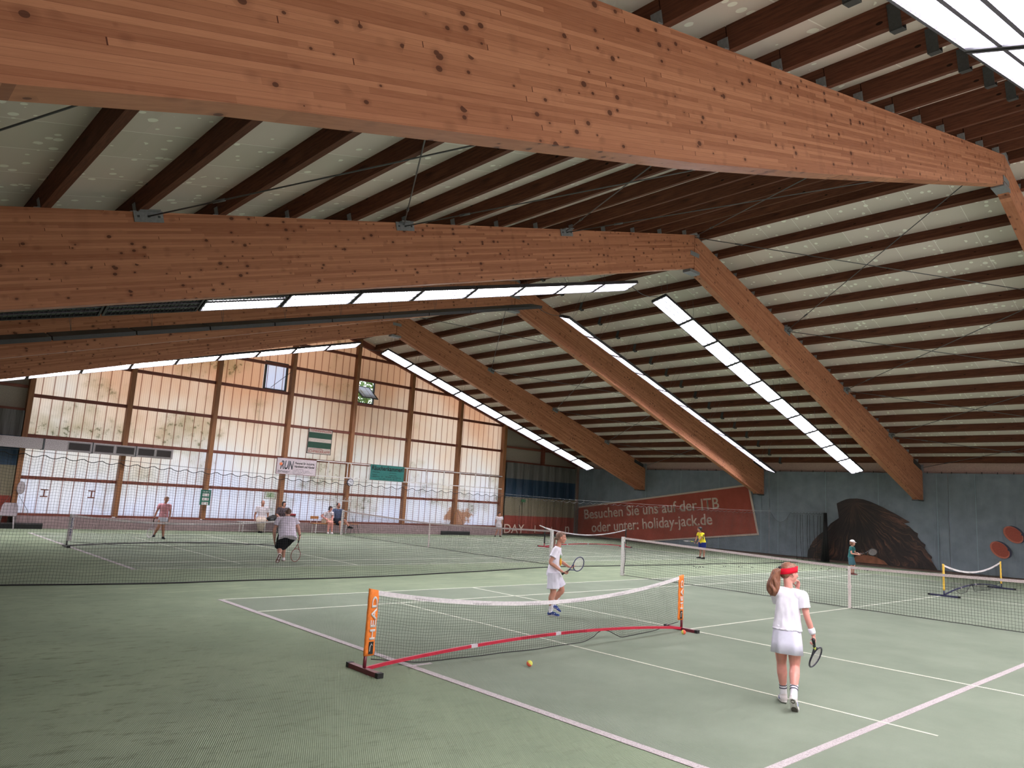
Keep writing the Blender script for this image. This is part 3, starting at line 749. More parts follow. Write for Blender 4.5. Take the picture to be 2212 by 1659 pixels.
MB().tube([(x, 0, ztp(x)+.035) for x in np.arange(-6.25, 29.0, .5)], .004, 4).build('top_cable', M_ROD, dn, True)
MB().tube([(x, ybot(x)+.05*math.sin(x*1.3), .014) for x in np.arange(-6.2, 28.6, .3)], .014, 6).build('bottom_rope', M_BLACK, dn, True)
fm = MB()
for k, x in enumerate([25.9, 26.25, 26.5, 26.9, 27.15, 27.6, 27.9, 28.25]):
    fm.tube([(x, .03*(k % 3), 2.05), (x+.06, .06, 1.2), (x+.14*(k % 2), .02, .03)], .009, 4)
fm.build('fold', M_BLACK, dn, True)
bd = MB(); 
for k in range(9): bd.tube([(28.66+.05*math.cos(k*.7), .05*math.sin(k*.7), 2.2), (28.66+.07*math.cos(k*.7), .07*math.sin(k*.7), 1.2), (28.62+.13*math.cos(k*.7), .13*math.sin(k*.7), .02)], [.03, .04, .06], 6)
bd.build('gathered_bundle', M_BLACK, dn, True)
rr = random.Random(5); lk = MB()
for k in range(34):
    x = rr.uniform(17, 28); y = float(np.interp(x, [17, 28], [-.2, -3.4])) + rr.uniform(-.4, .4) - .1*(x > 24)
    for q in range(rr.randint(1, 3)): lk.sphere((x+rr.uniform(-.06, .06), y+rr.uniform(-.06, .06), .012), rr.uniform(.012, .03), rr.uniform(.01, .025), .014, 6, 4)
# lint on the carpet
tag(loc(lk, (0, 0, 0)).build('carpet_lint', M_BLACK), 'black clumps of lint scattered on the carpet behind the right net', 'lint', kind='stuff').location = (0, 8, 0)

# ================================================================ BANNERS AND CURTAINS
BX = 29.02
def fabric(name, a, b, scale=1.0, fold=.5):
    t = NT(name); co = t.coord(); x, y, z = t.sep(co)
    n = t.noise(t.comb(t.math('MULTIPLY', t.math('ADD', x, y), 1.1), 0.0, t.math('MULTIPLY', z, .22)), 1.5, 4, .55)
    n2 = t.noise(co, 2.0, 4)
    t.base(t.ramp(n2, [(.3, a), (.7, b)])); t.rough(.6); t.bump(t.math('ADD', n, t.math('MULTIPLY', n2, .15)), fold, .25); t.b.inputs['Specular IOR Level'].default_value = .25
    return t.m
M_BBLUE = fabric('blue_grey_tarpaulin', rgb(108, 118, 127), rgb(124, 134, 143))
M_BRED = fabric('brick_red_print', rgb(142, 64, 48), rgb(158, 76, 60), fold=.35)
M_BLET = flat('banner_lettering', rgb(196, 176, 160), .7)
M_BEDGE = flat('banner_border', rgb(190, 172, 158), .7)
def yzpoly(poly, x, t=.004):
    mb = MB(); n = len(poly); mb.add([(x, y, z) for y, z in poly] + [(x+t, y, z) for y, z in poly], [tuple(range(n)), tuple(range(2*n-1, n-1, -1))] + [(i, i+n, (i+1) % n+n, (i+1) % n) for i in range(n)]); return mb
def banner(y0, y1, lab):
    root = empty('printed_banner', (BX, (y0+y1)/2, 0)); tag(root, lab, 'banner', 'right wall banners')
    mb = MB(); ny = int((y1-y0)/.12); vs = []; nz = 12
    for j in range(nz+1):
        for i in range(ny+1):
            y = y0+(y1-y0)*i/ny; z = .1+4.0*j/nz
            vs.append((.03+.018*math.sin(y*2.3)+.012*math.sin(y*5.1+z), y-(y0+y1)/2, z - (0.03*abs(math.sin(PI*(y-y0)/.72)) * -1 if j == nz else 0) * 0))
    mb.add(vs, [(j*(ny+1)+i, j*(ny+1)+i+1, (j+1)*(ny+1)+i+1, (j+1)*(ny+1)+i) for j in range(nz) for i in range(ny)])
    mb.build('cloth', M_BBLUE, root, True)
    sm = MB()
    for ys in np.arange(y0+.4, y1, 2.35): sm.box((-.003, ys-(y0+y1)/2, .12), (-.001, ys-(y0+y1)/2+.025, 4.08))
    sm.build('seam', flat('banner_seam', rgb(128, 148, 156), .6), root)
    rg = MB()
    for ys in np.arange(y0+.2, y1, .55): rg.tube([(-.01, ys-(y0+y1)/2, 4.08), (-.01, ys-(y0+y1)/2, 4.16)], .014, 5)
    rg.build('hook', M_BLACK, root)
    return root, (y0+y1)/2
b1, c1 = banner(10.96, 23.5, 'blue banner with a brick red panel and pale German lettering')
sh = lambda poly, c: [(y-c, z) for y, z in poly]
redp = [(23.42, 1.71), (12.09, 3.34), (11.57, 1.03), (18.6, .12), (23.42, .12)]
edge = [(23.42, 1.80), (12.0, 3.44), (11.46, .95), (18.3, .1), (23.42, .1)]
yzpoly(sh(edge, c1), -.012).build('red_panel_border', M_BEDGE, b1)
yzpoly(sh(redp, c1), -.018).build('red_panel', M_BRED, b1)
def banner_text(body, ya, za, yb, zb, h):
    d = Vector((0, yb-ya, zb-za)); u = Vector((-1, 0, 0)).cross(d.normalized())
    text_obj('lettering', body, M_BLET, b1, (-.018, ya-c1, za), d, u, width=d.length, height=h, thick=.004, bold=.012)
banner_text('Besuchen Sie uns auf der ITB', 22.9, 1.05, 13.68, 2.13, .60)
banner_text('oder unter: holiday-jack.de', 22.25, .13, 14.05, 1.1, .78)
b2, c2 = banner(3.02, 10.95, 'blue banner printed with a big head of dark brown hair')
def hair_mat():
    t = NT('printed_hair'); co = t.coord(); x, y, z = t.sep(co)
    w = t.noise(co, 1.3, 3); dy = t.math('SUBTRACT', y, -.1); dz = t.math('SUBTRACT', z, 2.75)
    ang = t.math('ADD', t.math('ARCTAN2', dz, dy), t.math('MULTIPLY', w, .3)); rad = t.math('SQRT', t.math('ADD', t.math('MULTIPLY', dy, dy), t.math('MULTIPLY', dz, dz)))
    st = t.noise(t.comb(t.math('MULTIPLY', ang, 26.0), t.math('MULTIPLY', rad, .7), 0.0), 1.0, 6, .7)
    big = t.noise(co, .9, 3)
    col = t.ramp(t.math('ADD', t.math('MULTIPLY', st, .75), t.math('MULTIPLY', big, .35)), [(.47, rgb(24, 18, 18)), (.58, rgb(46, 34, 31)), (.67, rgb(96, 64, 50)), (.78, rgb(150, 102, 80))])
    t.base(col); t.rough(.6); return t.m
hair = [(9.02, .11), (8.99, .4), (8.86, .66), (8.76, .85), (8.5, 1.15), (8.21, 1.37), (8.02, 1.6), (7.89, 1.75), (7.7, 1.88), (7.53, 2.0), (7.56, 2.3), (7.6, 2.51), (7.62, 2.66), (7.39, 2.78), (7.2, 2.86), (7.03, 2.9), (6.7, 2.92), (6.42, 2.89), (6.15, 2.81), (5.93, 2.72), (5.6, 2.58), (5.35, 2.45), (5.1, 2.33), (4.83, 2.18), (4.5, 1.99), (4.74, 1.93), (4.52, 1.80), (4.34, 1.62), (4.2, 1.55), (4.22, 1.4), (4.08, 1.22), (3.92, 1.1), (3.95, .95), (3.83, .76), (3.68, .62), (3.72, .5), (3.61, .31), (3.5, .11)]
yzpoly(sh(hair, c2), -.014).build('hair_print', hair_mat(), b2)
yzpoly(sh([(7.0, .11), (6.8, .36), (6.4, .45), (6.0, .43), (5.6, .28), (5.42, .11)], c2), -.019).build('skin_print', flat('printed_skin', rgb(132, 84, 60), .6, var=.15, scale=4), b2)
b3, c3 = banner(-7.8, 3.01, 'plain blue banner printed with rust red ovals at its far end')
def oval(cy, cz_, a, b_, rot):
    def ring(s, dy, dz, notch=True):
        out = []; n = 44
        for k in range(n):
            th = 2*PI*k/n; m = s*(1 - (.16 if notch and k in (15,) else 0)); u = a*math.cos(th)*m; v = b_*math.sin(th)*m
            out.append((cy+u*math.cos(rot)-v*math.sin(rot)+dy-c3, cz_+u*math.sin(rot)+v*math.cos(rot)+dz))
        return out
    yzpoly(ring(1, -.075, .02, False), -.012).build('oval_shadow_print', flat('navy_print', rgb(44, 46, 66), .6), b3)
    yzpoly(ring(1, 0, 0), -.017).build('oval_print', flat('rust_light_print', rgb(176, 100, 80), .6), b3)
    yzpoly(ring(.86, -.02, .015), -.022).build('oval_face_print', flat('rust_print', rgb(146, 66, 48), .6), b3)
oval(1.245, 1.12, .38, .26, .75); oval(.77, 1.74, .38, .26, .75)
# striped curtains of the end wall
def stripe_mat():
    t = NT('striped_tarpaulin'); co = t.coord(); x, y, z = t.sep(co)
    r = t.n('ShaderNodeValToRGB'); r.color_ramp.interpolation = 'CONSTANT'; e = r.color_ramp.elements
    while len(e) < 4: e.new(.5)
    for i, (p, c) in enumerate([(0, rgb(124, 44, 30)), (.272, rgb(114, 106, 86)), (.532, rgb(18, 46, 68)), (.79, rgb(90, 90, 88))]): e[i].position = p; e[i].color = c
    t.l(t.math('DIVIDE', z, 4.0), r.inputs[0])
    n = t.noise(t.comb(t.math('MULTIPLY', x, 1.4), 0.0, t.math('MULTIPLY', z, .15)), 1.6, 4, .55); t.bump(n, .6, .3)
    t.base(r.outputs[0]); t.rough(.6); return t.m
M_STR = stripe_mat()
def curtain(x0, x1, lab, mat, grey=False):
    root = empty('curtain', ((x0+x1)/2, Y1-.35, 0)); tag(root, lab, 'curtain', 'end wall curtains')
    mb = MB(); n = 60; cx = (x0+x1)/2
    vs = [(x0-cx+(x1-x0)*i/n, .03*math.sin(i*.9)+.02*math.sin(i*2.3), z) for z in (.1, 1.1, 2.1, 3.1, 4.07) for i in range(n+1)]
    mb.add(vs, [(j*(n+1)+i, j*(n+1)+i+1, (j+1)*(n+1)+i+1, (j+1)*(n+1)+i) for j in range(4) for i in range(n)])
    mb.build('cloth', mat, root, True)
    return root, cx
cu1, cx1 = curtain(22.95, 28.75, 'grey, blue, beige and red striped curtain right of the translucent wall', M_STR)
text_obj('lettering', 'DAY', M_BLET, cu1, (22.95-cx1, -.07, .12), (1, 0, 0), (0, 0, 1), width=1.55, height=.5)
text_obj('lettering', 'l', M_BLET, cu1, (25.35-cx1, -.07, .16), (1, 0, 0), (0, 0, 1), height=.42)
text_obj('lettering', 'l', M_BLET, cu1, (26.75-cx1, -.07, .16), (1, 0, 0), (0, 0, 1), height=.36)
text_obj('lettering', 'n', M_BLET, cu1, (27.95-cx1, -.07, .16), (1, 0, 0), (0, 0, 1), height=.42)
curtain(-6.0, -.32, 'striped curtain left of the translucent wall, behind the grey duct', M_STR)
es = empty('exit_sign', (24.25, Y1-.5, 1.95)); tag(es, 'small dark green emergency exit sign above the curtain slit, far right corner', 'exit sign')
MB().box((-.16, -.02, -.08), (.16, .02, .08)).build('sign_face', flat('exit_green', rgb(50, 100, 62), .5), es)
# ================================================================ THINGS ON THE END WALL
PY = 23.45
def pz(x, z): return x, z
def board(name, x0, x1, z0, z1, mat, lab, cat='sign', y=PY, t=.03):
    root = empty(name, ((x0+x1)/2, y, (z0+z1)/2)); tag(root, lab, cat)
    w, h = (x1-x0)/2, (z1-z0)/2
    MB().box((-w, -t/2, -h), (w, t/2, h)).build('panel', mat, root)
    return root, w, h
def T(root, s, mat, x, z, w=None, h=None, y=-.018, align='L', shear=0, bold=0): return text_obj('lettering', s, mat, root, (x, y, z), (1, 0, 0), (0, 0, 1), width=w, height=h, align=align, thick=.002, shear=shear, bold=bold)
M_SGREY = flat('sign_warm_grey', rgb(178, 166, 156), .6); M_SRED = flat('sign_red', rgb(142, 28, 32), .6); M_SGREEN = flat('sign_dark_green', rgb(16, 62, 44), .6)
s1, w, h = board('club_sign', 10.56, 11.76, 3.5, 4.64, M_SGREY, 'square sign reading TENNISHALLEN SCHMIEDEKAMP with two dark green bands')
MB().box((-w+.03, -.02, .14), (w-.03, -.015, .4)).build('green_band', M_SGREEN, s1); MB().box((-w+.03, -.02, -.3), (w-.03, -.015, -.03)).build('green_band', M_SGREEN, s1)
T(s1, 'TENNISHALLEN', M_SRED, -w+.08, .44, w=2*w-.16, h=.1); T(s1, 'SCHMIEDEKAMP', M_SRED, -w+.05, -h+.06, w=2*w-.1, h=.11)
MB().tube([(-w+.1, -.018, -.37), (0, -.018, -.33), (w-.4, -.018, -.37)], .008, 4).build('roof_mark', M_SRED, s1)
fr = MB(); wframe(fr, -w, w, -h, h, -.022, .02, .02); fr.build('sign_frame', M_BLACK, s1)
s2, w, h = board('advert_sign', 9.17, 11.08, 2.49, 3.21, flat('lilac_sign', rgb(196, 184, 190), .6), 'pale lilac advertising sign with grey logo, RUN ZEITARBEIT, hanging over a post', y=PY-.06)
M_GRY = flat('sign_grey', rgb(78, 78, 84), .6)
T(s2, 'RUN', M_GRY, -w+.18, -.14, w=.62, h=.38, shear=.25, bold=.03); T(s2, 'ZEITARBEIT', M_GRY, -w+.06, -h+.06, w=.58, h=.1, shear=.2)
MB().sphere((-w+.2, -.02, .08), .07, .01, .07, 14, 8).build('orange_dot', flat('sign_orange', rgb(220, 118, 74), .5), s2)
T(s2, 'Personal für Industrie,', M_BLACK, -.1, .1, w=.95, h=.12, shear=.25, bold=.01); T(s2, 'Handwerk und Handel', M_BLACK, -.12, -.03, w=.98, h=.11, shear=.25, bold=.01)
for i, s in enumerate(('Personaldienstleistung', 'Nürnberger Str. 12 · 90402 Nürnberg', 'Tel. 09 11 / 24 42 98 · Fax 09 11 / 24 42 11', 'www.run-zeitarbeit.de')): T(s2, s, M_GRY, -.18, -.12-.065*i, w=(.5, .8, .95, .5)[i], h=.035)
fr = MB(); wframe(fr, -w, w, -h, h, -.02, .02, .015); fr.build('sign_frame', flat('sign_edge', rgb(110, 70, 66), .6), s2)
s3, w, h = board('pub_sign', 13.95, 15.88, 2.53, 3.26, flat('teal_sign', rgb(30, 106, 100), .6), 'teal sign reading Räucherkammerl hanging on the white railing', y=PY-.06)
T(s3, 'Räucherkammerl', M_BLACK, -w+.06, .1, w=2*w-.12, h=.22, bold=.02)
for i, s in enumerate(('• Wildspezialitäten', '• Biergarten')): T(s3, s, M_BLACK, -w+.06, -.02-.12*i, h=.055)
for i, s in enumerate(('Unser Biergarten', 'ist täglich geöffnet')): T(s3, s, M_BLACK, .1, -.02-.12*i, h=.055)
T(s3, 'Lübkestr. 27 - 90408 Nürnberg', M_BLACK, -w+.06, -.24, w=1.7, h=.07); T(s3, 'Tel. (09 11) 35 45 72', M_BLACK, -.5, -.34, w=1.1, h=.07)
rl = empty('white_railing', (11.1, PY, 0)); tag(rl, 'white metal rail frame carrying the teal sign along the translucent wall', 'railing')
m = MB(); 
for z in (3.22, 2.53): m.bar((0, 0, z), (11.45, 0, z), .04, .045)
m.build('rail', M_WHITE, rl)
for x in (11.72, 12.73, 12.9, 13.93, 16.1, 17.3, 18.44, 19.52, 20.6, 21.6):
    MB().bar((x-11.1, 0, 2.53), (x-11.1, 0, 3.22), .04, .035, (1, 0, 0)).build('upright', M_WHITE, rl)
ck = empty('wall_clock', (12.89, PY-.1, 2.33)); tag(ck, 'round wall clock with white face on the fifth timber post', 'clock')
def disc(mb, c, r, t, n=28):
    cx, cy, cz_ = c; vs = [(cx+r*math.cos(2*PI*k/n), cy, cz_+r*math.sin(2*PI*k/n)) for k in range(n)] + [(cx+r*math.cos(2*PI*k/n), cy+t, cz_+r*math.sin(2*PI*k/n)) for k in range(n)]
    return mb.add(vs, [tuple(range(n)), tuple(range(2*n-1, n-1, -1))] + [(k, k+n, (k+1) % n+n, (k+1) % n) for k in range(n)])
disc(MB(), (0, 0, 0), .17, .06).build('case', flat('clock_rim', rgb(60, 60, 76), .4, .4), ck)
disc(MB(), (0, -.006, 0), .145, .006).build('dial', flat('clock_dial', rgb(200, 200, 206), .4), ck)
MB().bar((0, -.01, 0), (-.05, -.01, .06), .008, .012, (0, 1, 0)).bar((0, -.01, 0), (.1, -.01, .03), .008, .01, (0, 1, 0)).build('clock_hand', M_BLACK, ck)
ex = empty('exit_sign', (9.05, PY-.05, 1.56)); tag(ex, 'green running man emergency exit sign in a white frame beside the fourth post', 'exit sign')
m = MB(); wframe(m, -.26, .26, -.17, .15, -.02, .02, .025); m.build('sign_frame', flat('frame_olive', rgb(132, 128, 100), .6), ex)
MB().box((-.19, -.01, -.11), (.19, .01, .11)).build('sign_face', flat('exit_face', rgb(150, 164, 136), .5), ex)
m = MB(); m.sphere((.02, -.013, .07), .02, .004, .02, 8, 6); m.bar((.01, -.013, .05), (-.02, -.013, -.02), .006, .03, (1, 0, 0)); m.bar((-.02, -.013, -.02), (.03, -.013, -.08), .006, .02, (1, 0, 0)); m.bar((-.02, -.013, -.02), (-.07, -.013, -.06), .006, .02, (1, 0, 0)); m.build('figure_symbol', flat('exit_symbol', rgb(70, 130, 70), .5), ex)
rk = empty('coat_rack', (11.15, PY-.02, 1.46)); tag(rk, 'white coat rack rail with double hooks above the right bench', 'coat rack')
MB().box((0, -.015, -.02), (2.0, .015, .025)).build('rail', M_WHITE, rk)
m = MB()
for k in range(11):
    x = .08+.18*k; m.tube([(x, -.02, -.02), (x, -.08, -.03), (x, -.09, .02)], .007, 5); m.tube([(x, -.02, .02), (x+.02, -.07, .1), (x+.01, -.09, .16)], .007, 5)
m.build('hook', M_WHITE, rk, True)
sb, w, h = board('scoreboard', 6.09, 6.5, 1.03, 1.64, flat('score_green', rgb(28, 98, 82), .6), 'small green flip scoreboard with white number cards on the third post', 'scoreboard', y=PY-.03)
T(sb, 'COURT 2', M_WHITE, -.15, .2, w=.3, h=.05)
for k, (a, b) in enumerate((('0', '2'), ('4', '0'), ('0', '0'))):
    z = .1-.17*k; c_ = MB().box((-.13, -.022, z-.055), (.13, -.016, z+.055)).build('number_card', M_WHITE, sb)
    text_obj('digit', a, M_BLACK, c_, (-.1, -.023, z-.035), (1, 0, 0), (0, 0, 1), height=.07, thick=.002); text_obj('digit', b, M_BLACK, c_, (.06, -.023, z-.035), (1, 0, 0), (0, 0, 1), height=.07, thick=.002)
# duct
def duct_mat():
    t = NT('speckled_duct_board'); n = t.noise(t.coord(), 55, 3, .7); t.base(t.ramp(n, [(.35, rgb(104, 98, 100)), (.62, rgb(188, 180, 180))])); t.rough(.6); return t.m
M_DUCT = duct_mat()
du = empty('air_duct', (-6.2, 23.1, 2.75)); tag(du, 'speckled grey air duct with dark grilles along the upper left end wall', 'air duct')
secs = [(-6.2, .3), (.36, 1.86), (1.9, 3.35), (3.38, 4.72)]
for a, b in secs: MB().box((a+6.2, 0, 0), (b+6.2, .42, .38)).build('duct_section', M_DUCT, du, bevel=.006)
for x in (.33, 1.88, 3.365): MB().box((x-.02+6.2, -.012, -.012), (x+.02+6.2, .43, .392)).build('flange', M_DSTEEL, du)
for a, b in ((1.1, 1.8), (1.96, 2.58), (2.68, 3.3), (3.44, 4.02), (4.1, 4.64)):
    g = MB(); wframe(g, a-.03+6.2, b+.03+6.2, .03, .35, -.014, .0, .035); g = g.build('grille', flat('grille_frame', rgb(132, 128, 128), .5, .3), du)
    MB().box((a+6.2, -.004, .06), (b+6.2, -.001, .32)).build('grille_opening', M_BLACK, g)
    s_ = MB()
    for k in range(9): s_.box((a+6.2, -.012, .075+.028*k), (b+6.2, -.006, .082+.028*k))
    s_.build('slat', flat('grille_slat', rgb(70, 60, 56), .5), g)
# benches
def bench(x0, x1, y, mat, legm, lab, back=None):
    root = empty('bench', (x0, y, 0)); tag(root, lab, 'bench')
    L = x1-x0; s = MB()
    for k in range(3): s.box((0, -.18+.13*k, .42), (L, -.08+.13*k, .45))
    s.build('seat', mat, root, bevel=.004)
    for x in [0.15] + ([L/2] if L > 1.6 else []) + [L-.15]:
        lg = MB(); lg.bar((x, -.16, 0), (x, -.16, .42), .03, .03, (1, 0, 0)); lg.bar((x, .16, 0), (x, .16, .42), .03, .03, (1, 0, 0)); lg.bar((x, -.16, .4), (x, .16, .4), .03, .03); lg.build('leg', legm, root)
    lb = MB(); lb.bar((.15, 0, .08), (L-.15, 0, .08), .02, .02); lb.build('stretcher', legm, root)
    if back:
        bk = MB(); bk.box((back[0], .17, .62), (back[1], .19, .74)); bk.build('backrest', mat, root)
        bp = MB(); bp.bar((back[0]+.05, .2, .42), (back[0]+.05, .2, .74), .02, .02, (1, 0, 0)); bp.bar((back[1]-.05, .2, .42), (back[1]-.05, .2, .74), .02, .02, (1, 0, 0)); bp.build('back_post', legm, root)
    return root
bench(7.55, 9.75, 22.9, flat('pale_bench', rgb(190, 182, 184), .5), M_WHITE, 'long pale bench under the old man and the black backpack')
M_BWOOD = flat('bench_wood', rgb(170, 112, 62), .5)
bench(10.85, 12.65, 22.9, M_BWOOD, M_WHITE, 'wooden bench with white legs under the seated couple', back=(.02, .42))
ch = empty('folding_chair', (12.95, 22.9, 0)); tag(ch, 'dark thin legged chair at the right end of the wooden bench', 'chair')
MB().box((-.18, -.2, .43), (.2, .2, .45)).build('seat', M_BWOOD, ch)
for sx in (-1, 1):
    for sy in (-1, 1): MB().tube([(sx*.12, sy*.15, .43), (sx*.24, sy*.2, 0)], .01, 5).build('leg', M_DSTEEL, ch)
MB().tube([(.15, .2, .43), (.05, .22, .8)], .01, 5).build('back_post', M_DSTEEL, ch)
wb = empty('waste_bin', (10.22, Y1-.42, .51)); tag(wb, 'grey bin with red rim standing on the wall plinth between the benches', 'bin')
MB().tube([(0, 0, 0), (0, 0, .2)], [.11, .13], 16).build('bin_body', flat('bin_grey', rgb(108, 106, 106), .5), wb, True); MB().tube([(0, 0, .2), (0, 0, .29)], [.134, .138], 16).build('red_rim', flat('bin_red', rgb(142, 34, 44), .5), wb, True)
bp = empty('backpack', (8.95, 22.85, .452)); tag(bp, 'black backpack lying on the pale bench beside the old man', 'backpack')
m = MB(); m.sphere((0, 0, .13), .22, .14, .13, 16, 10); m.sphere((.08, 0, .18), .14, .12, .12, 14, 8); m.build('bag', M_BLACK, bp, True)
MB().tube([(.12, -.05, .25), (.16, -.1, .32), (.22, -.1, .22), (.2, -.1, .1)], .012, 5).build('strap', M_BLACK, bp, True); MB().sphere((-.03, -.12, .1), .09, .04, .07, 12, 8).build('front_pocket', M_DSTEEL, bp, True)
rb = empty('drawstring_bag', (9.32, 22.75, .452)); tag(rb, 'small red bag beside the woman seated on the pale bench', 'bag')
MB().sphere((0, 0, .06), .09, .07, .06, 12, 8).build('bag', flat('red_cloth', rgb(168, 50, 66), .7), rb, True)
# drag brushes
def brush(xc, lab, half=.95):
    root = empty('court_brush', (xc, 23.1, 0)); tag(root, lab, 'court brush', 'court drag brushes')
    MB().box((-half, -.03, .15), (half, .03, .2)).build('wooden_bar', flat('brush_bar', rgb(60, 56, 58), .6), root)
    m = MB(); 
    for k in range(60): x = -half+.01+k*(2*half-.02)/59; m.box((x-.012, -.025, .0), (x+.012, .025, .15))
    m.build('bristle', M_BLACK, root)
    MB().tube([(-.5, 0, .2), (-.42, 0, .6), (0, .05, 1.32), (.45, 0, .6), (.5, 0, .2)], .009, 5).build('rope', flat('rope', rgb(96, 88, 84), .8), root)
brush(-.28, 'black court drag brush with rope hung by the first post, left end')
brush(19.2, 'black court drag brush with rope hung on the seventh post')
def pchair(x, y, rz, lab):
    root = empty('plastic_chair', (x, y, 0), rz); tag(root, lab, 'chair', 'grey plastic chairs'); mt = flat('plastic_grey', rgb(170, 160, 164), .5)
    m = MB(); n = 12; vs = []
    for j in range(6):
        z = .44+.42*j/5; w = .25*(1 - .25*(j/5)**3)
        for i in range(n+1): u = -1+2*i/n; vs.append((u*w, .2+.06*j/5-.06*u*u, z))
    m.add(vs, [(j*13+i, j*13+i+1, j*13+14+i, j*13+13+i) for j in range(5) for i in range(n)]); m.build('backrest', mt, root, True)
    MB().box((-.23, -.22, .42), (.23, .2, .45)).build('seat', mt, root, bevel=.01)
    for sx in (-1, 1):
        for sy in (-1, 1): MB().bar((sx*.2, sy*.18, .43), (sx*.25, sy*.25, 0), .04, .03, (0, 1, 0)).build('leg', mt, root)
pchair(-1.18, 23.0, .2, 'grey plastic chair against the red curtain stripe, cut by the picture edge')
pchair(-.38, 23.2, -.3, 'grey plastic chair against the red curtain stripe beside the plinth')
op = empty('wall_tray', (-.08, PY-.02, 1.38)); tag(op, 'grey oval plastic tray hung on the first timber post', 'tray')
MB().sphere((0, 0, 0), .13, .02, .22, 20, 10).build('tray', flat('plastic_grey', rgb(170, 160, 164), .5), op, True)
for x, z, nm in ((.72, 1.22, 'left'), (2.25, 1.25, 'right')):
    o = MB(); o.box((-.12, 0, .1), (.12, .03, .14)); o.box((-.12, 0, -.14), (.12, .03, -.1)); o.box((-.02, 0, -.1), (.02, .03, .1)); o = o.build('wall_bracket', M_RAIL); o.location = (x, Y1-.04, z)
    tag(o, 'small rusty bracket showing on the translucent wall, %s one of two in the first bay' % nm, 'bracket')
ps = MB().tube([(0, 0, 0), (0, .02, 1.7)], .012, 6).build('ball_pole', M_BLACK, smooth=True); ps.location = (23.9, 23.3, 0); tag(ps, 'thin black pole leaning on the striped curtain in the far right corner', 'pole')
# balls
def ball_mat():
    t = NT('two_tone_felt'); co = t.coord(); x, y, z = t.sep(co)
    f = t.math('GREATER_THAN', t.math('ADD', t.math('MULTIPLY', x, .6), z), 0.0)
    t.base(t.mix(f, rgb(226, 104, 80), rgb(196, 196, 92))); t.rough(.95); n = t.noise(co, 300, 2); t.bump(n, .4, .002); return t.m
M_BALL = ball_mat()
for (x, y, rot, lab) in ((1.17, -.70, (.2, .1, -.4), 'yellow and orange soft tennis ball before the middle of the orange net'), (5.0, -.27, (.4, 1.2, 2.4), 'yellow and orange soft tennis ball by the far foot of the orange net')):
    o = MB().sphere((0, 0, 0), .036, nu=24, nv=14).build('tennis_ball', M_BALL, smooth=True); o.location = (x, y, .042); o.rotation_euler = rot; tag(o, lab, 'ball', 'soft tennis balls')
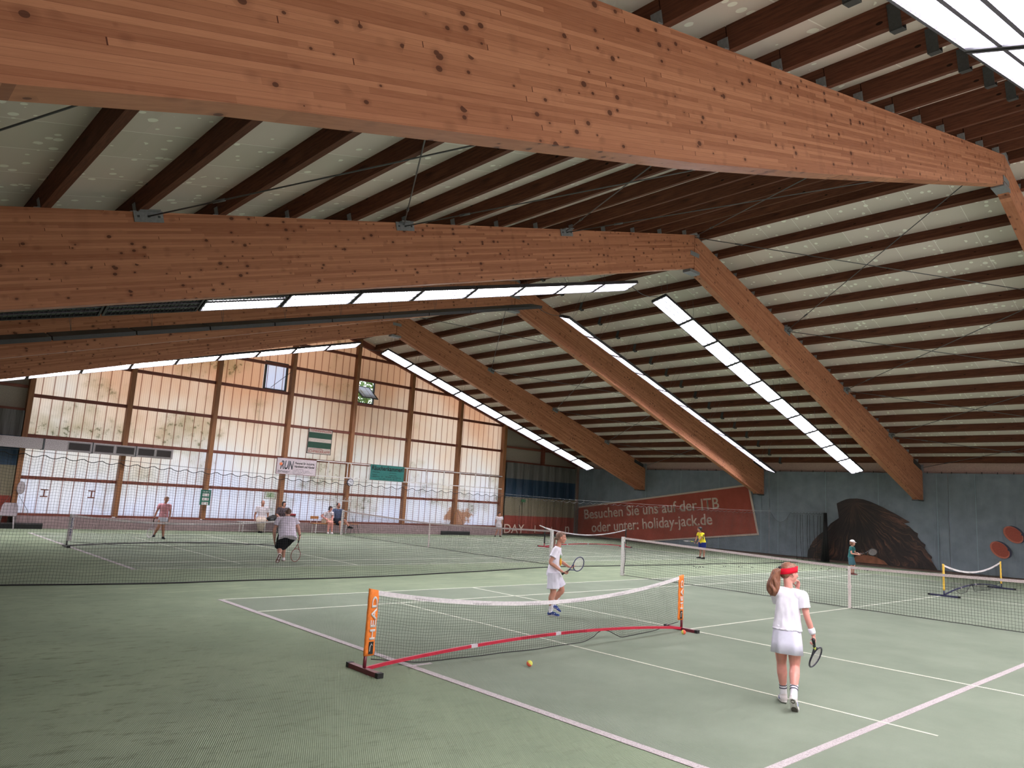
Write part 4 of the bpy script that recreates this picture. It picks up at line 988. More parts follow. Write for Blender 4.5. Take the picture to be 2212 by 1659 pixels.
# ================================================================ PEOPLE
def ico(sub=2):
    bm = bmesh.new(); bmesh.ops.create_icosphere(bm, subdivisions=sub, radius=1.0)
    v = [tuple(x.co) for x in bm.verts]; f = [tuple(y.index for y in x.verts) for x in bm.faces]; bm.free(); return v, f
ICO = ico(3)
TS = bpy.data.scenes.new('workbench')      # empty helper scene, removed again at the end
V = Vector
class Blob(MB):
    def ell(s, c, rx, ry=None, rz=None, fr=None):
        ry = rx if ry is None else ry; rz = rx if rz is None else rz; c = V(c)
        X, Y, Z = fr if fr else (V((1,0,0)), V((0,1,0)), V((0,0,1)))
        return s.add([c + X*(a*rx) + Y*(b*ry) + Z*(d*rz) for a, b, d in ICO[0]], ICO[1])
    def cap(s, p, q, r0, r1, n=14):      # tapered capsule
        p = V(p); q = V(q); s.tube([p, q], [r0, r1], n); s.ell(p, r0); s.ell(q, r1); return s
    def limb(s, pts, rs, n=14):          # smooth tapered limb through the points
        P = [V(p) for p in pts]; out = []; R = []
        for i in range(len(P)-1):
            p0 = P[max(i-1, 0)]; p1 = P[i]; p2 = P[i+1]; p3 = P[min(i+2, len(P)-1)]
            for k in range(5):
                u = k/5; out.append(.5*((2*p1)+(-p0+p2)*u+(2*p0-5*p1+4*p2-p3)*u*u+(-p0+3*p1-3*p2+p3)*u**3)); R.append(rs[i]+(rs[i+1]-rs[i])*u)
        out.append(P[-1]); R.append(rs[-1]); s.tube(out, R, n); s.ell(out[0], R[0]); s.ell(out[-1], R[-1]); return s
    def loft(s, secs, n=28):             # secs: (centre, lateral vector, depth vector, exponent or fold)
        vs = []; fs = []
        for (c, a, b, fd) in secs:
            c = V(c); a = V(a); b = V(b)
            for k in range(n):
                th = 2*PI*k/n; w = 1 + (fd*math.sin(th*7+1.0) if fd else 0); cx = math.cos(th); sy = math.sin(th)
                cx = math.copysign(abs(cx)**.85, cx); sy = math.copysign(abs(sy)**.85, sy)
                vs.append(c + a*(cx*w) + b*(sy*w))
        m = len(secs)
        for j in range(m-1):
            for k in range(n): fs.append((j*n+k, j*n+(k+1) % n, (j+1)*n+(k+1) % n, (j+1)*n+k))
        fs.append(tuple(range(n-1, -1, -1))); fs.append(tuple((m-1)*n+k for k in range(n)))
        return s.add(vs, fs)
    def remesh(s, name, mat, parent, vox, it=3, fold=0.0, fsc=(9, 9, 4), keep=None):
        me = s.mesh('tmp'); bm = bmesh.new(); bm.from_mesh(me); bmesh.ops.recalc_face_normals(bm, faces=bm.faces); bm.to_mesh(me); bm.free()
        o = bpy.data.objects.new('tmp', me); TS.collection.objects.link(o)
        md = o.modifiers.new('r', 'REMESH'); md.mode = 'VOXEL'; md.voxel_size = vox; md.use_smooth_shade = True
        if it: sm = o.modifiers.new('s', 'SMOOTH'); sm.iterations = it; sm.factor = .5
        TS.view_layers[0].update(); dg = TS.view_layers[0].depsgraph; m2 = bpy.data.meshes.new_from_object(o.evaluated_get(dg))
        bpy.data.objects.remove(o); m2.materials.clear()
        if fold:
            n_ = len(m2.vertices); co = np.empty(n_*3); m2.vertices.foreach_get('co', co); co = co.reshape(-1, 3)
            nr = np.empty(n_*3); m2.vertex_normals.foreach_get('vector', nr); nr = nr.reshape(-1, 3)
            k = np.array([mnoise.noise(V(q)) + .5*mnoise.noise(V(q*2.1)) for q in co*np.array(fsc)])
            m2.vertices.foreach_set('co', (co + nr*(k*fold)[:, None]).ravel()); m2.update()
        return link(name, m2, mat, parent, True)
def U(a): return V(a).normalized()
def skin(name, c):
    t = NT(name); n = t.noise(t.coord(), 14, 3); d = tuple(x*.88 for x in c[:3])+(1,); t.base(t.ramp(n, [(.3, d), (.7, c)])); t.rough(.5)
    t.b.inputs['Subsurface Weight'].default_value = .08; t.b.inputs['Subsurface Radius'].default_value = (.012, .005, .003); t.b.inputs['Subsurface Scale'].default_value = 1.0
    return t.m
def hairm(name, a, b, sc=60):
    t = NT(name); co = t.coord(); n = t.noise(t.mapping(co, (sc, sc, sc*.09)), 1, 4, .6); t.base(t.ramp(n, [(.3, a), (.7, b)])); t.rough(.5); t.bump(n, .6, .006); return t.m
def clothm(name, c, r=.85, var=.05):
    return flat(name, c, r, var=var, scale=18, spec=.2)
SK = skin('skin_light', rgb(206, 152, 134)); SK2 = skin('skin_warm', rgb(190, 134, 114)); SK3 = skin('skin_flushed', rgb(214, 148, 136))
M_EYE = flat('eye_white', rgb(225, 220, 215), .3); M_IRIS = flat('eye_dark', rgb(40, 30, 26), .3); M_LIP = flat('lips', rgb(176, 92, 88), .5)
WHITE_C = clothm('white_cotton', rgb(226, 222, 234), var=.02)

def make_hand(b, wrist, d, palm_n, L, curl=.5, thumb_side=None, sc=1.0, side=1):
    """palm plus five fingers. d: direction of the hand, palm_n: palm normal, L: hand length"""
    d = U(d); pn = V(palm_n); pn = (pn - d*pn.dot(d)).normalized(); w = d.cross(pn)*side   # w towards the thumb
    wr = V(wrist); pc = wr + d*L*.27
    b.ell(pc, L*.20, L*.11, L*.31, (w, pn, d)); b.ell(wr+d*L*.42, L*.20, L*.095, L*.12, (w, pn, d))
    for i, (off, ln) in enumerate(((.15, .40), (.05, .45), (-.055, .42), (-.15, .33))):
        p0 = wr + d*L*.46 + w*L*off; a = curl*1.1; r = L*.048
        p1 = p0 + (d*math.cos(a*.55) + pn*math.sin(a*.55))*L*ln*.45
        p2 = p1 + (d*math.cos(a*1.5) + pn*math.sin(a*1.5))*L*ln*.33
        p3 = p2 + (d*math.cos(a*2.3) + pn*math.sin(a*2.3))*L*ln*.25
        b.limb([p0, p1, p2, p3], [r*1.1, r, r*.92, r*.8], 8)
    t0 = wr + d*L*.14 + w*L*.15; t1 = t0 + (d*.6+w*.55+pn*.35*(1+curl)).normalized()*L*.22; t2 = t1 + (d*.8+w*.1+pn*.5*(1+curl)).normalized()*L*.18
    b.limb([t0, t1, t2], [L*.075, L*.058, L*.045], 8)

def person(name_lab, loc, az, J, H, kid, o):
    """J: joints in a frame with x = picture right, y = away from the viewer, z = up; o: options"""
    root = empty('person', loc, math.radians(az-90)); tag(root, name_lab, 'person')
    vox = o.get('vox', .01); k = H
    hh = o.get('hh', .205 if kid else .225)           # head height
    b = Blob(); sk = o['skin']
    neck, chest, pel = V(J['neck']), V(J['chest']), V(J['pelvis'])
    sL, sR, hL, hR = V(J['sL']), V(J['sR']), V(J['hL']), V(J['hR'])
    fat = o.get('fat', 1.0)
    lat_s = (sR-sL).normalized(); lat_h = (hR-hL).normalized()
    def sec(p, lat, axis, wa, wb): 
        a = U(axis); l = (lat - a*lat.dot(a)).normalized(); dd = l.cross(a)
        return (p, l*wa, dd*wb, 0)
    sw = (sR-sL).length/2; hw_ = max((hR-hL).length/2, .05)*1.75*fat
    axis_l = chest-pel; axis_u = neck-chest
    waist = pel.lerp(chest, .5)+V(J.get('waist_off', (0,0,0)))
    top = neck - U(axis_u)*.03*k
    tors = [sec(pel-U(axis_l)*.055*k, lat_h, axis_l, hw_*.80, hw_*.62), sec(pel, lat_h, axis_l, hw_, hw_*.72), sec(waist, (lat_h+lat_s), axis_l, hw_*.86*fat, hw_*.62*fat),
            sec(chest, lat_s, axis_u, sw*.86, sw*.56*fat), sec(chest.lerp(neck, .55), lat_s, axis_u, sw*.84, sw*.50), sec(chest.lerp(neck, .80), lat_s, axis_u, sw*.62, sw*.38), sec(top, lat_s, axis_u, sw*.30, sw*.28)]
    b.loft(tors)
    hc = V(J['head']); f = U(J['face']); u = U(J.get('headup', hc-neck)); u = (u - f*u.dot(f)).normalized(); r = f.cross(u)
    fr = (r, f, u)
    P = lambda a, bb, c: hc + r*(a*hh) + f*(bb*hh) + u*(c*hh)
    b.limb([neck-U(axis_u)*.035*k, neck, P(0, -.10, -.25)], [.036*k, .031*k, .030*k] if kid else [.042*k, .036*k, .034*k])
    b.ell(P(0, -.06, .12), hh*.345, hh*.42, hh*.37, fr)        # cranium
    b.ell(P(0, .10, -.10), hh*.29, hh*.29, hh*.36, fr)         # face
    b.ell(P(0, .20, -.36), hh*.17, hh*.16, hh*.12, fr)         # chin
    b.ell(P(0, .02, -.28), hh*.25, hh*.26, hh*.16, fr)         # jaw
    b.ell(P(0, .40, -.09), hh*.045, hh*.07, hh*.07, fr); b.limb([P(0, .36, .05), P(0, .43, -.08)], [hh*.035, hh*.045], 8)   # nose
    b.ell(P(0, .33, .09), hh*.22, hh*.07, hh*.05, fr)          # brow
    b.ell(P(0, .35, -.235), hh*.10, hh*.06, hh*.045, fr)       # mouth mound
    for s in (-1, 1):
        b.ell(P(s*.16, .29, -.10), hh*.10, hh*.09, hh*.10, fr) # cheeks
        b.ell(P(s*.345, -.02, -.06), hh*.035, hh*.07, hh*.115, fr)   # ears
    lr = o.get('limb', 1.0)
    for s, sh, e, w, dkey in ((-1, sL, J['eL'], J['wL'], 'L'), (1, sR, J['eR'], J['wR'], 'R')):
        e = V(e); w = V(w); ra = (.027 if kid else .030)*k*lr
        b.limb([sh, sh.lerp(e, .5), e, e.lerp(w, .35), w], [ra*1.08, ra*1.02, ra*.82, ra*.84, ra*.56])
        hd = U(J.get('hand'+dkey, w-e)); pn = J.get('palm'+dkey, lat_s*(-s)); hl = .105*k if kid else .108*k
        make_hand(b, w, hd, pn, hl, J.get('curl'+dkey, .5), side=(1 if dkey == 'R' else -1)*o.get('hand_side', 1))
    for s, h, kn, an, dkey in ((-1, hL, J['kL'], J['aL'], 'L'), (1, hR, J['kR'], J['aR'], 'R')):
        kn = V(kn); an = V(an); rt_ = (.048 if kid else .052)*k*lr
        fw = U(J.get('knee_f', (0, 1, 0))); calf = kn.lerp(an, .3) - fw*.012*k
        b.limb([h, h.lerp(kn, .5), kn, calf, kn.lerp(an, .75), an], [rt_*1.08, rt_*1.02, rt_*.74, rt_*.78, rt_*.50, rt_*.42])
        
    b.remesh('body', sk, root, vox, 3)
    # eyes and lips
    ey = o.get('face_detail', True)
    if ey:
        for s in (-1, 1):
            e = Blob(); e.ell(P(s*.135, .335, .0), hh*.045, hh*.035, hh*.02, fr); eo = e.build('eye', M_EYE, root, True)
            e = Blob(); e.ell(P(s*.135, .362, .0), hh*.028, hh*.014, hh*.025, fr); e.build('iris', M_IRIS, eo, True)
            e = Blob(); e.limb([P(s*.07, .375, .075), P(s*.14, .37, .095), P(s*.21, .33, .07)], [hh*.012, hh*.015, hh*.01], 6); e.build('eyebrow', o['hair'], root, True)
        e = Blob(); e.ell(P(0, .395, -.235), hh*.085, hh*.025, hh*.022, fr); e.build('lips', M_LIP, root, True)
    # hair
    hs = o.get('hairstyle', 'short'); hb = Blob()
    if hs != 'bald':
        g = 1.0 if hs != 'tied' else .97
        hb.ell(P(0, -.10, .15), hh*.375*g, hh*.42*g, hh*.375*g, fr); hb.ell(P(0, .10, .33), hh*.28*g, hh*.24*g, hh*.17*g, fr)
        hb.ell(P(0, -.27, -.06), hh*.31*g, hh*.22*g, hh*.27*g, fr)
        if hs == 'fringe': hb.ell(P(0, .28, .22), hh*.24, hh*.14, hh*.13, fr)
        if hs in ('bob', 'fringe_bob'):
            hb.ell(P(0, -.22, -.24), hh*.33, hh*.24, hh*.25, fr)
            for s in (-1, 1): hb.ell(P(s*.32, -.02, -.10), hh*.09, hh*.20, hh*.30, fr)
            if hs == 'fringe_bob': hb.ell(P(0, .28, .22), hh*.24, hh*.14, hh*.13, fr)
        if hs == 'crop': hb = Blob(); hb.ell(P(0, -.10, .13), hh*.36, hh*.42, hh*.365, fr); hb.ell(P(0, -.26, -.06), hh*.29, hh*.20, hh*.22, fr)
        hb.remesh('hair', o['hair'], root, max(vox*.8, .005), 2, fold=hh*.012, fsc=(40, 40, 14))
    if o.get('tail'):
        pts, rs, nst = o['tail'][:3]; tb = Blob(); rr = random.Random(4)
        pts = [P(*p) if not isinstance(p, Vector) else p for p in pts]
        for q in range(nst):
            a = q*2.4; rad = math.sqrt((q+.5)/nst)
            out = []; R = []
            for i, p in enumerate(pts):
                rr_ = rs[i]*rad*.8; ph = a + .55*math.sin(i*1.9+q)
                out.append(p + r*math.cos(ph)*rr_ + f*math.sin(ph)*rr_*.7 + u*rr.uniform(-.004, .004)); R.append(rs[i]*.27*(1 if i < len(pts)-1 else .35))
            tb.limb(out, R, 7)
        tb.remesh('ponytail', o['tailmat'] if o.get('tailmat') else o['hair'], root, .006 if vox < .009 else .01, 1)
        tie = Blob(); d0 = (pts[1]-pts[0]).normalized(); tie.tube([pts[0]-d0*.012, pts[0]+d0*.012], rs[0]*1.15+.004, 12); tie.build('hair_tie', M_IRIS, root, True)
    # shoes
    for s, an, dkey in ((-1, J['aL'], 'L'), (1, J['aR'], 'R')):
        an = V(an); td = U(J['toe'+dkey]); upv = V(J.get('fup'+dkey, (0, 0, 1))); upv = (upv - td*upv.dot(td)).normalized(); sd = td.cross(upv)
        fl_ = (.158 if kid else .156)*k; base = an - upv*(.040*k); 
        q = lambda a, c, d: base + td*(a*fl_) + sd*(c*fl_) + upv*(d*fl_)
        sh = Blob(); sh.ell(q(-.06, 0, .09), fl_*.17, fl_*.18, fl_*.18, (sd, td, upv)); sh.ell(q(.2, 0, .10), fl_*.17, fl_*.32, fl_*.18, (sd, td, upv)); sh.ell(q(.53, .01, .05), fl_*.18, fl_*.23, fl_*.12, (sd, td, upv))
        sh.limb([q(.02, 0, .12), q(-.02, 0, .27)], [fl_*.17, fl_*.155], 12)
        so = sh.remesh('shoe', o['shoe'], root, max(vox*.7, .005), 2)
        sl = Blob(); out = [(-.24, 0), (-.2, .12), (0, .155), (.25, .15), (.5, .185), (.66, .15), (.75, 0)]; ring = [(a, c) for a, c in out] + [(a, -c) for a, c in out[-2:0:-1]]
        vs = []; 
        for dz in (-.065, .015):
            for a, c in ring: vs.append(q(a, c, dz + (.02 if a > .6 else 0)))
        n = len(ring); sl.add(vs, [tuple(range(n-1, -1, -1)), tuple(range(n, 2*n))] + [(i, (i+1) % n, (i+1) % n+n, i+n) for i in range(n)])
        sl.build('sole', o.get('sole', M_WHITE), so, bevel=.003)
        if o.get('sole_tread'):
            tr = Blob(); tr.ell(q(.5, .0, -.067), fl_*.14, fl_*.2, fl_*.01, (sd, td, upv)); tr.ell(q(-.05, .0, -.067), fl_*.09, fl_*.14, fl_*.01, (sd, td, upv)); tr.build('tread', o['sole_tread'], so, True)
        if o.get('stripe'):
            stp = Blob(); 
            for kk in range(3): stp.tube([q(.12+.1*kk, -.165, .02), q(.16+.1*kk, -.155, .12), q(.2+.1*kk, -.10, .19)], fl_*.014, 6); stp.tube([q(.12+.1*kk, .165, .02), q(.16+.1*kk, .155, .12), q(.2+.1*kk, .10, .19)], fl_*.014, 6)
            stp.build('shoe_stripe', o['stripe'], so, True)
        if o.get('sock'):
            kn = V(J['k'+dkey]); dirn = (kn-an).normalized(); h = o.get('sockh', .07)*k
            sk_ = Blob(); rk = .052*k*lr*.5 if not kid else .048*k*lr*.52
            sk_.limb([an-dirn*.01*k, an+dirn*h*.5, an+dirn*h], [rk*1.05, rk*1.02, rk*1.15], 16)
            so2 = sk_.build('sock', o['sock'], root, True)
            if o.get('sock_stripe'):
                for kk in (0, 1):
                    c0 = an+dirn*h*(.78-.22*kk); m_ = MB(); m_.tube([c0, c0+dirn*.008], rk*1.16, 18); m_.build('sock_stripe', o['sock_stripe'], so2, True)
    # shirt
    infl = o.get('infl', 1.12); st = Blob(); hem = o.get('hem', .02)*k
    secs = [tors[1], tors[2], tors[3], tors[4], tors[5], tors[6]]
    sc = lambda s_, m: (s_[0], V(s_[1])*m, V(s_[2])*m*1.04, 0)
    ext = sc(tors[1], infl*1.12); ext = (pel - U(axis_l)*hem, ext[1], ext[2], .02)
    lo = [ext, sc(tors[1], infl*1.08), (tors[2][0], V(tors[1][1])*infl*.97, V(tors[1][2])*infl*.97, 0), sc(tors[3], infl*1.02), sc(tors[4], infl), sc(tors[5], infl*1.06)]
    lo.append((chest.lerp(neck, .93), V(tors[6][1])*1.55, V(tors[6][2])*1.6, 0))
    st.loft(lo)
    slv = o.get('sleeve', .55)
    for sh, e in ((sL, V(J['eL'])), (sR, V(J['eR']))):
        ra = (.027 if kid else .030)*k*lr; d = (e-sh).normalized(); mid = sh-d*ra*.2
        a_ = d.cross(V((0.2, .9, .1))).normalized(); b_ = d.cross(a_)
        inn = sh.lerp(chest.lerp(neck, .6), .35)
        st.limb([inn, sh], [ra*1.7, ra*1.5]); st.loft([(sh-d*ra*.5, a_*ra*1.4, b_*ra*1.4, 0), (sh+d*ra*.5, a_*ra*1.5, b_*ra*1.5, 0), (sh+(e-sh)*slv, a_*ra*1.5*o.get('cuff', 1), b_*ra*1.72*o.get('cuff', 1), 0)], 20)
    shirt = st.remesh('shirt', o['shirt'], root, max(vox*.9, .006), 2, fold=o.get('fold', .006), fsc=(11, 11, 5))
    # lower garment
    lg = Blob(); kind = o.get('lower', 'shorts'); lt = o.get('leg_t', .75)
    waistc = pel + U(axis_l)*.035*k
    base = [(waistc, V(tors[1][1])*1.02, V(tors[1][2])*1.04, 0), (pel, V(tors[1][1])*1.04, V(tors[1][2])*1.06, 0)]
    if kind == 'skirt':
        hz = J['skirt']; c = V(hz)
        fl2 = o.get('flare', 1.35); n = 72; secs2 = []
        for j, (t, m, fd) in enumerate(((0, 1.1, 0), (.25, 1.17, .015), (.6, 1.04+(fl2-1)*.7, .035), (1, fl2, .055))): 
            secs2.append((waistc.lerp(c, t), V(tors[1][1])*m, V(tors[1][2])*m*1.05, fd))
        lg.loft(secs2, n); lo_ = lg.build('skirt', o['lowermat'], root, True)
    else:
        lg.loft(base + [(pel-U(axis_l)*.05*k, V(tors[1][1])*1.02, V(tors[1][2])*1.0, 0)])
        for h, kn, an in ((hL, V(J['kL']), V(J['aL'])), (hR, V(J['kR']), V(J['aR']))):
            rt_ = (.048 if kid else .052)*k*lr*o.get('legw', 1.25)
            if kind == 'trousers': lg.limb([h, kn, kn.lerp(an, .9)], [rt_*1.3, rt_*.95, rt_*.7], 18)
            else:
                d = (kn-h).normalized(); a_ = d.cross(V((.1, .95, .1))).normalized(); b_ = d.cross(a_)
                e_ = h.lerp(kn, min(lt, 1.0))
                ss = [(h-d*.02*k, a_*rt_*1.28, b_*rt_*1.28, 0), (h.lerp(kn, .4), a_*rt_*1.18, b_*rt_*1.18, 0), (e_, a_*rt_*1.1*o.get('flare', 1), b_*rt_*1.1*o.get('flare', 1), 0)]
                if lt > 1: d2 = (an-kn).normalized(); ss[2] = (kn, a_*rt_*1.0, b_*rt_*1.0, 0); ss.append((kn.lerp(an, lt-1), a_*rt_*.9, b_*rt_*.9, 0))
                lg.loft(ss, 20)
        lo_ = lg.remesh({'shorts': 'shorts', 'trousers': 'trousers'}[kind], o['lowermat'], root, max(vox*.9, .006), 2, fold=o.get('fold', .006)*.9, fsc=(12, 12, 6))
    return root, P, (r, f, u), hh

def stand(H, w=1.0):
    s = .115*H*w
    return dict(pelvis=(0,0,.53*H), chest=(0,0,.70*H), neck=(0,0,.825*H), head=(0,.01*H,.925*H), face=(0,1,0), sL=(-s,0,.795*H), sR=(s,0,.795*H), hL=(-.05*H,0,.50*H), hR=(.05*H,0,.50*H),
                eL=(-s*1.25,-.01*H,.63*H), eR=(s*1.25,-.01*H,.63*H), wL=(-s*1.3,.03*H,.49*H), wR=(s*1.3,.03*H,.49*H), kL=(-.055*H,.01*H,.28*H), kR=(.055*H,.01*H,.28*H), aL=(-.06*H,-.01*H,.047*H), aR=(.06*H,-.01*H,.047*H),
                toeL=(-.1,1,0), toeR=(.1,1,0))
def world(root, p): return root.matrix_world @ V(p)

def racket(lab, root_loc, az, butt, d, n, frame_m, grip_m, L=.66, hw=.125, hl=.165, string_m=None, throat_m=None, accent=None):
    """butt: butt end of the grip, d: direction to the tip, n: normal of the string bed; same local frame as the people"""
    R = Matrix.Rotation(math.radians(az-90), 3, 'Z'); o = V(root_loc) + R @ V(butt)
    d = (R @ U(d)); n = (R @ V(n)); n = (n - d*n.dot(d)).normalized(); w = d.cross(n)
    root = empty('tennis_racket', (0, 0, 0)); root.matrix_world = Matrix(((w.x, d.x, n.x, o.x), (w.y, d.y, n.y, o.y), (w.z, d.z, n.z, o.z), (0, 0, 0, 1))); tag(root, lab, 'racket', None)
    gl = L*.27; cy = L-hl
    g = MB(); g.tube([(0, 0, 0), (0, gl, 0)], .0155, 8); go = g.build('grip', grip_m, root, True)
    g = MB(); g.tube([(0, -.012, 0), (0, .006, 0)], [.019, .0185], 12); g.build('butt_cap', M_BLACK, go, True)
    if accent: MB().tube([(0, gl+.0, 0), (0, gl+.06, 0)], .0150, 10).build('shaft_label', accent, root, True)
    th = [PI*1.5 + 2*PI*k/40 for k in range(41)]
    fr = MB(); fr.tube([(hw*math.cos(a), cy+hl*math.sin(a), 0) for a in th], .0095, 8, caps=False); fr.build('frame', frame_m, root, True)
    tr = MB(); tr.tube([(0, gl, 0), (-.008, gl+.04, 0), (-hw*.55, cy-hl*.83, 0)], .0095, 8); tr.tube([(0, gl, 0), (.008, gl+.04, 0), (hw*.55, cy-hl*.83, 0)], .0095, 8); tr.build('throat', throat_m or frame_m, root, True)
    ln_ = []
    for k in range(-7, 8):
        x = hw*k/8; y = hl*math.sqrt(1-(k/8)**2); ln_.append([(x, cy-y, 0), (x, cy+y, 0)])
    for k in range(-9, 10):
        y = hl*k/10; x = hw*math.sqrt(1-(k/10)**2); ln_.append([(-x, cy+y, 0), (x, cy+y, 0)])
    wires('strings', ln_, .0009, string_m or M_WHITE, root)
    return root

# --- girl in the foreground --------------------------------------------------
HC1 = hairm('chestnut_hair', rgb(92, 54, 40), rgb(156, 104, 80), 70); HC2 = hairm('ash_brown_hair', rgb(96, 72, 62), rgb(142, 110, 94), 70)
HB = hairm('dark_brown_hair', rgb(34, 24, 22), rgb(66, 46, 40)); HBK = hairm('black_hair', rgb(18, 14, 14), rgb(38, 30, 30)); HG = hairm('grey_hair', rgb(110, 100, 98), rgb(150, 140, 136)); HM = hairm('mid_brown_hair', rgb(70, 44, 36), rgb(104, 72, 60))
M_TREAD = flat('grey_tread', rgb(92, 86, 82), .8); M_BLUEST = flat('blue_stripe', rgb(110, 130, 190), .6); M_NAVY = flat('navy_stripe', rgb(40, 40, 66), .7)
W_SHOE = clothm('white_shoe', rgb(214, 206, 208), .6)
G1 = (2.33, -3.33, 0); A1 = 26.0
J = dict(pelvis=(-.02, 0, .76), chest=(-.015, .01, 1.0), neck=(-.005, .01, 1.205), head=(.005, .03, 1.345), face=(.80, .60, -.10), headup=(.02, .05, 1),
         sL=(-.125, .01, 1.14), sR=(.128, .0, 1.13), hL=(-.082, .01, .70), hR=(.052, -.01, .70),
         eL=(-.10, .20, .99), wL=(.085, .20, 1.17), handL=(.12, -.05, 1), palmL=(-.8, -.5, .1), curlL=.85,
         eR=(.175, -.03, .92), wR=(.235, .0, .74), handR=(.15, .05, -1), palmR=(-1, .25, 0), curlR=1.15,
         kL=(-.075, .12, .41), aL=(-.055, .16, .085), kR=(.055, .02, .41), aR=(.045, -.20, .155), toeL=(-.18, 1, -.05), toeR=(.12, .62, -.75), fupR=(.1, .75, .62),
         skirt=(-.02, .0, .53))
g1, P1, F1, hh1 = person('girl with red headband and long ponytail walking away on the near court', G1, A1, J, 1.42, True,
    dict(vox=.0055, skin=SK3, hair=HC1, hairstyle='tied', hh=.212, shirt=WHITE_C, lower='skirt', lowermat=clothm('white_skirt', rgb(216, 214, 232), var=.02), hem=-.01, sleeve=.62, cuff=1.05, flare=1.30, infl=1.12, fold=.012,
         shoe=W_SHOE, sole_tread=M_TREAD, stripe=M_BLUEST, sock=clothm('white_sock', rgb(222, 218, 226)), sock_stripe=M_NAVY, sockh=.085, limb=.98,
         tail=([(-.10, -.46, .12), (-.16, -.62, .0), (-.22, -.66, -.30), (-.28, -.66, -.65), (-.30, -.64, -.98), (-.36, -.62, -1.22)], [.024, .05, .064, .080, .076, .04], 34), tailmat=HC1))
rr_, ff_, uu_ = F1
def ringband(P, hh, z, tilt, thick, mat, parent, name, rx=.385, ry=.46, cy=-.075, h=.035):
    n = 48; vs = []; fs = []
    for k in range(n):
        a = 2*PI*k/n; x = rx*math.cos(a); y = cy+ry*math.sin(a); zz = z + tilt*(y)
        for (dr, dz) in ((0, -thick/2), (h, -thick*.45), (h, thick*.45), (0, thick/2)):
            m = 1+dr/max(rx, .1); vs.append(P(rx*math.cos(a)*m, cy+ry*math.sin(a)*m, zz+dz))
    for k in range(n):
        for i in range(4): fs.append((k*4+i, k*4+(i+1) % 4, ((k+1) % n)*4+(i+1) % 4, ((k+1) % n)*4+i))
    return MB().add(vs, fs).build(name, mat, parent, True)
ringband(P1, hh1, .15, .30, .29, clothm('red_terry', rgb(206, 22, 46)), g1, 'headband', rx=.355, ry=.425)
wb1 = MB(); wv = V(J['wR']); wd = U(V(J['eR'])-wv); wb1.tube([wv+wd*.012, wv+wd*.03, wv+wd*.065, wv+wd*.075], [.027, .033, .034, .028], 20); wb1.build('wristband', WHITE_C, g1, True)
racket('dark racket held low by the girl with the red headband', G1, A1, (.235, -.07, .70), (.06, .84, -.52), (.83, -.33, -.44), flat('racket_navy', rgb(44, 42, 62), .35), M_BLACK, L=.57, hw=.11, hl=.145, accent=flat('racket_lime', rgb(206, 214, 96), .5))

# --- girl in profile behind the orange net -----------------------------------
G2 = (4.33, 1.98, 0); A2 = 43.2
J = dict(pelvis=(.01, .02, .74), chest=(.03, .02, .98), neck=(.075, .02, 1.19), head=(.12, .01, 1.335), face=(1, -.08, -.12), headup=(.1, 0, 1),
         sL=(.055, .15, 1.125), sR=(.035, -.13, 1.125), hL=(.02, .09, .71), hR=(.01, -.06, .71),
         eR=(-.05, -.20, .91), wR=(.17, -.17, .76), handR=(1, .1, -.35), palmR=(.1, .3, 1), curlR=1.1,
         eL=(.12, .19, .92), wL=(.27, .06, .84), handL=(.9, -.3, -.1), palmL=(.1, -.2, 1), curlL=.7,
         kR=(.02, -.08, .40), aR=(-.01, -.06, .075), kL=(.17, .11, .43), aL=(.045, .17, .17), toeR=(1, -.35, 0), toeL=(.9, -.1, -.45), fupL=(.4, 0, .9), knee_f=(1, 0, 0))
g2, P2, F2, hh2 = person('girl in white with pineapple shirt holding a racket behind the orange net', G2, A2, J, 1.40, True,
    dict(vox=.0065, skin=SK2, hair=HC2, hairstyle='tied', hh=.205, shirt=WHITE_C, lower='shorts', lowermat=clothm('white_shorts', rgb(214, 212, 226), var=.02), hem=.05, sleeve=.6, cuff=1.12, leg_t=.80, legw=1.3, flare=1.15, infl=1.1, fold=.009,
         shoe=clothm('blue_shoe', rgb(44, 66, 128), .6, .2), stripe=M_WHITE, sock=clothm('white_sock', rgb(222, 218, 226)), sockh=.1,
         tail=([(0, -.44, .0), (0, -.54, -.2), (0, -.52, -.6), (0, -.56, -1.0)], [.018, .028, .03, .014], 10)))
pp = empty('tmpx'); bpy.data.objects.remove(pp)
def decal(parent, name, mat, c, u, v, ru, rv, n=20, t=.004, poly=None):
    u = U(u); v = U(v); w = u.cross(v); pts = poly or [(math.cos(2*PI*k/n)*ru, math.sin(2*PI*k/n)*rv) for k in range(n)]
    c = V(c); n = len(pts); vs = [c+u*a+v*b_ for a, b_ in pts] + [c+u*a+v*b_+w*t for a, b_ in pts]
    return MB().add(vs, [tuple(range(n-1, -1, -1)), tuple(range(n, 2*n))] + [(i, (i+1) % n, (i+1) % n+n, i+n) for i in range(n)]).build(name, mat, parent)
pn_ = Blob(); pn_.ell((.125, -.05, .92), .02, .05, .07); pn_.remesh('pineapple_print', clothm('pineapple_orange', rgb(232, 170, 60)), g2, .006, 1)
pn_ = Blob(); 
for a in (-.3, 0, .3): pn_.limb([(.122, -.05, .98), (.128, -.05+a*.1, 1.05)], [.012, .005], 6)
pn_.remesh('leaf_print', clothm('pineapple_green', rgb(110, 170, 90)), g2, .005, 1)
racket('dark blue racket held forward by the girl in profile', G2, A2, (.17, -.20, .735), (.60, .70, .34), (.81, -.59, 0), flat('racket_blue', rgb(48, 52, 84), .35), M_BLACK, L=.60, hw=.115, hl=.15)

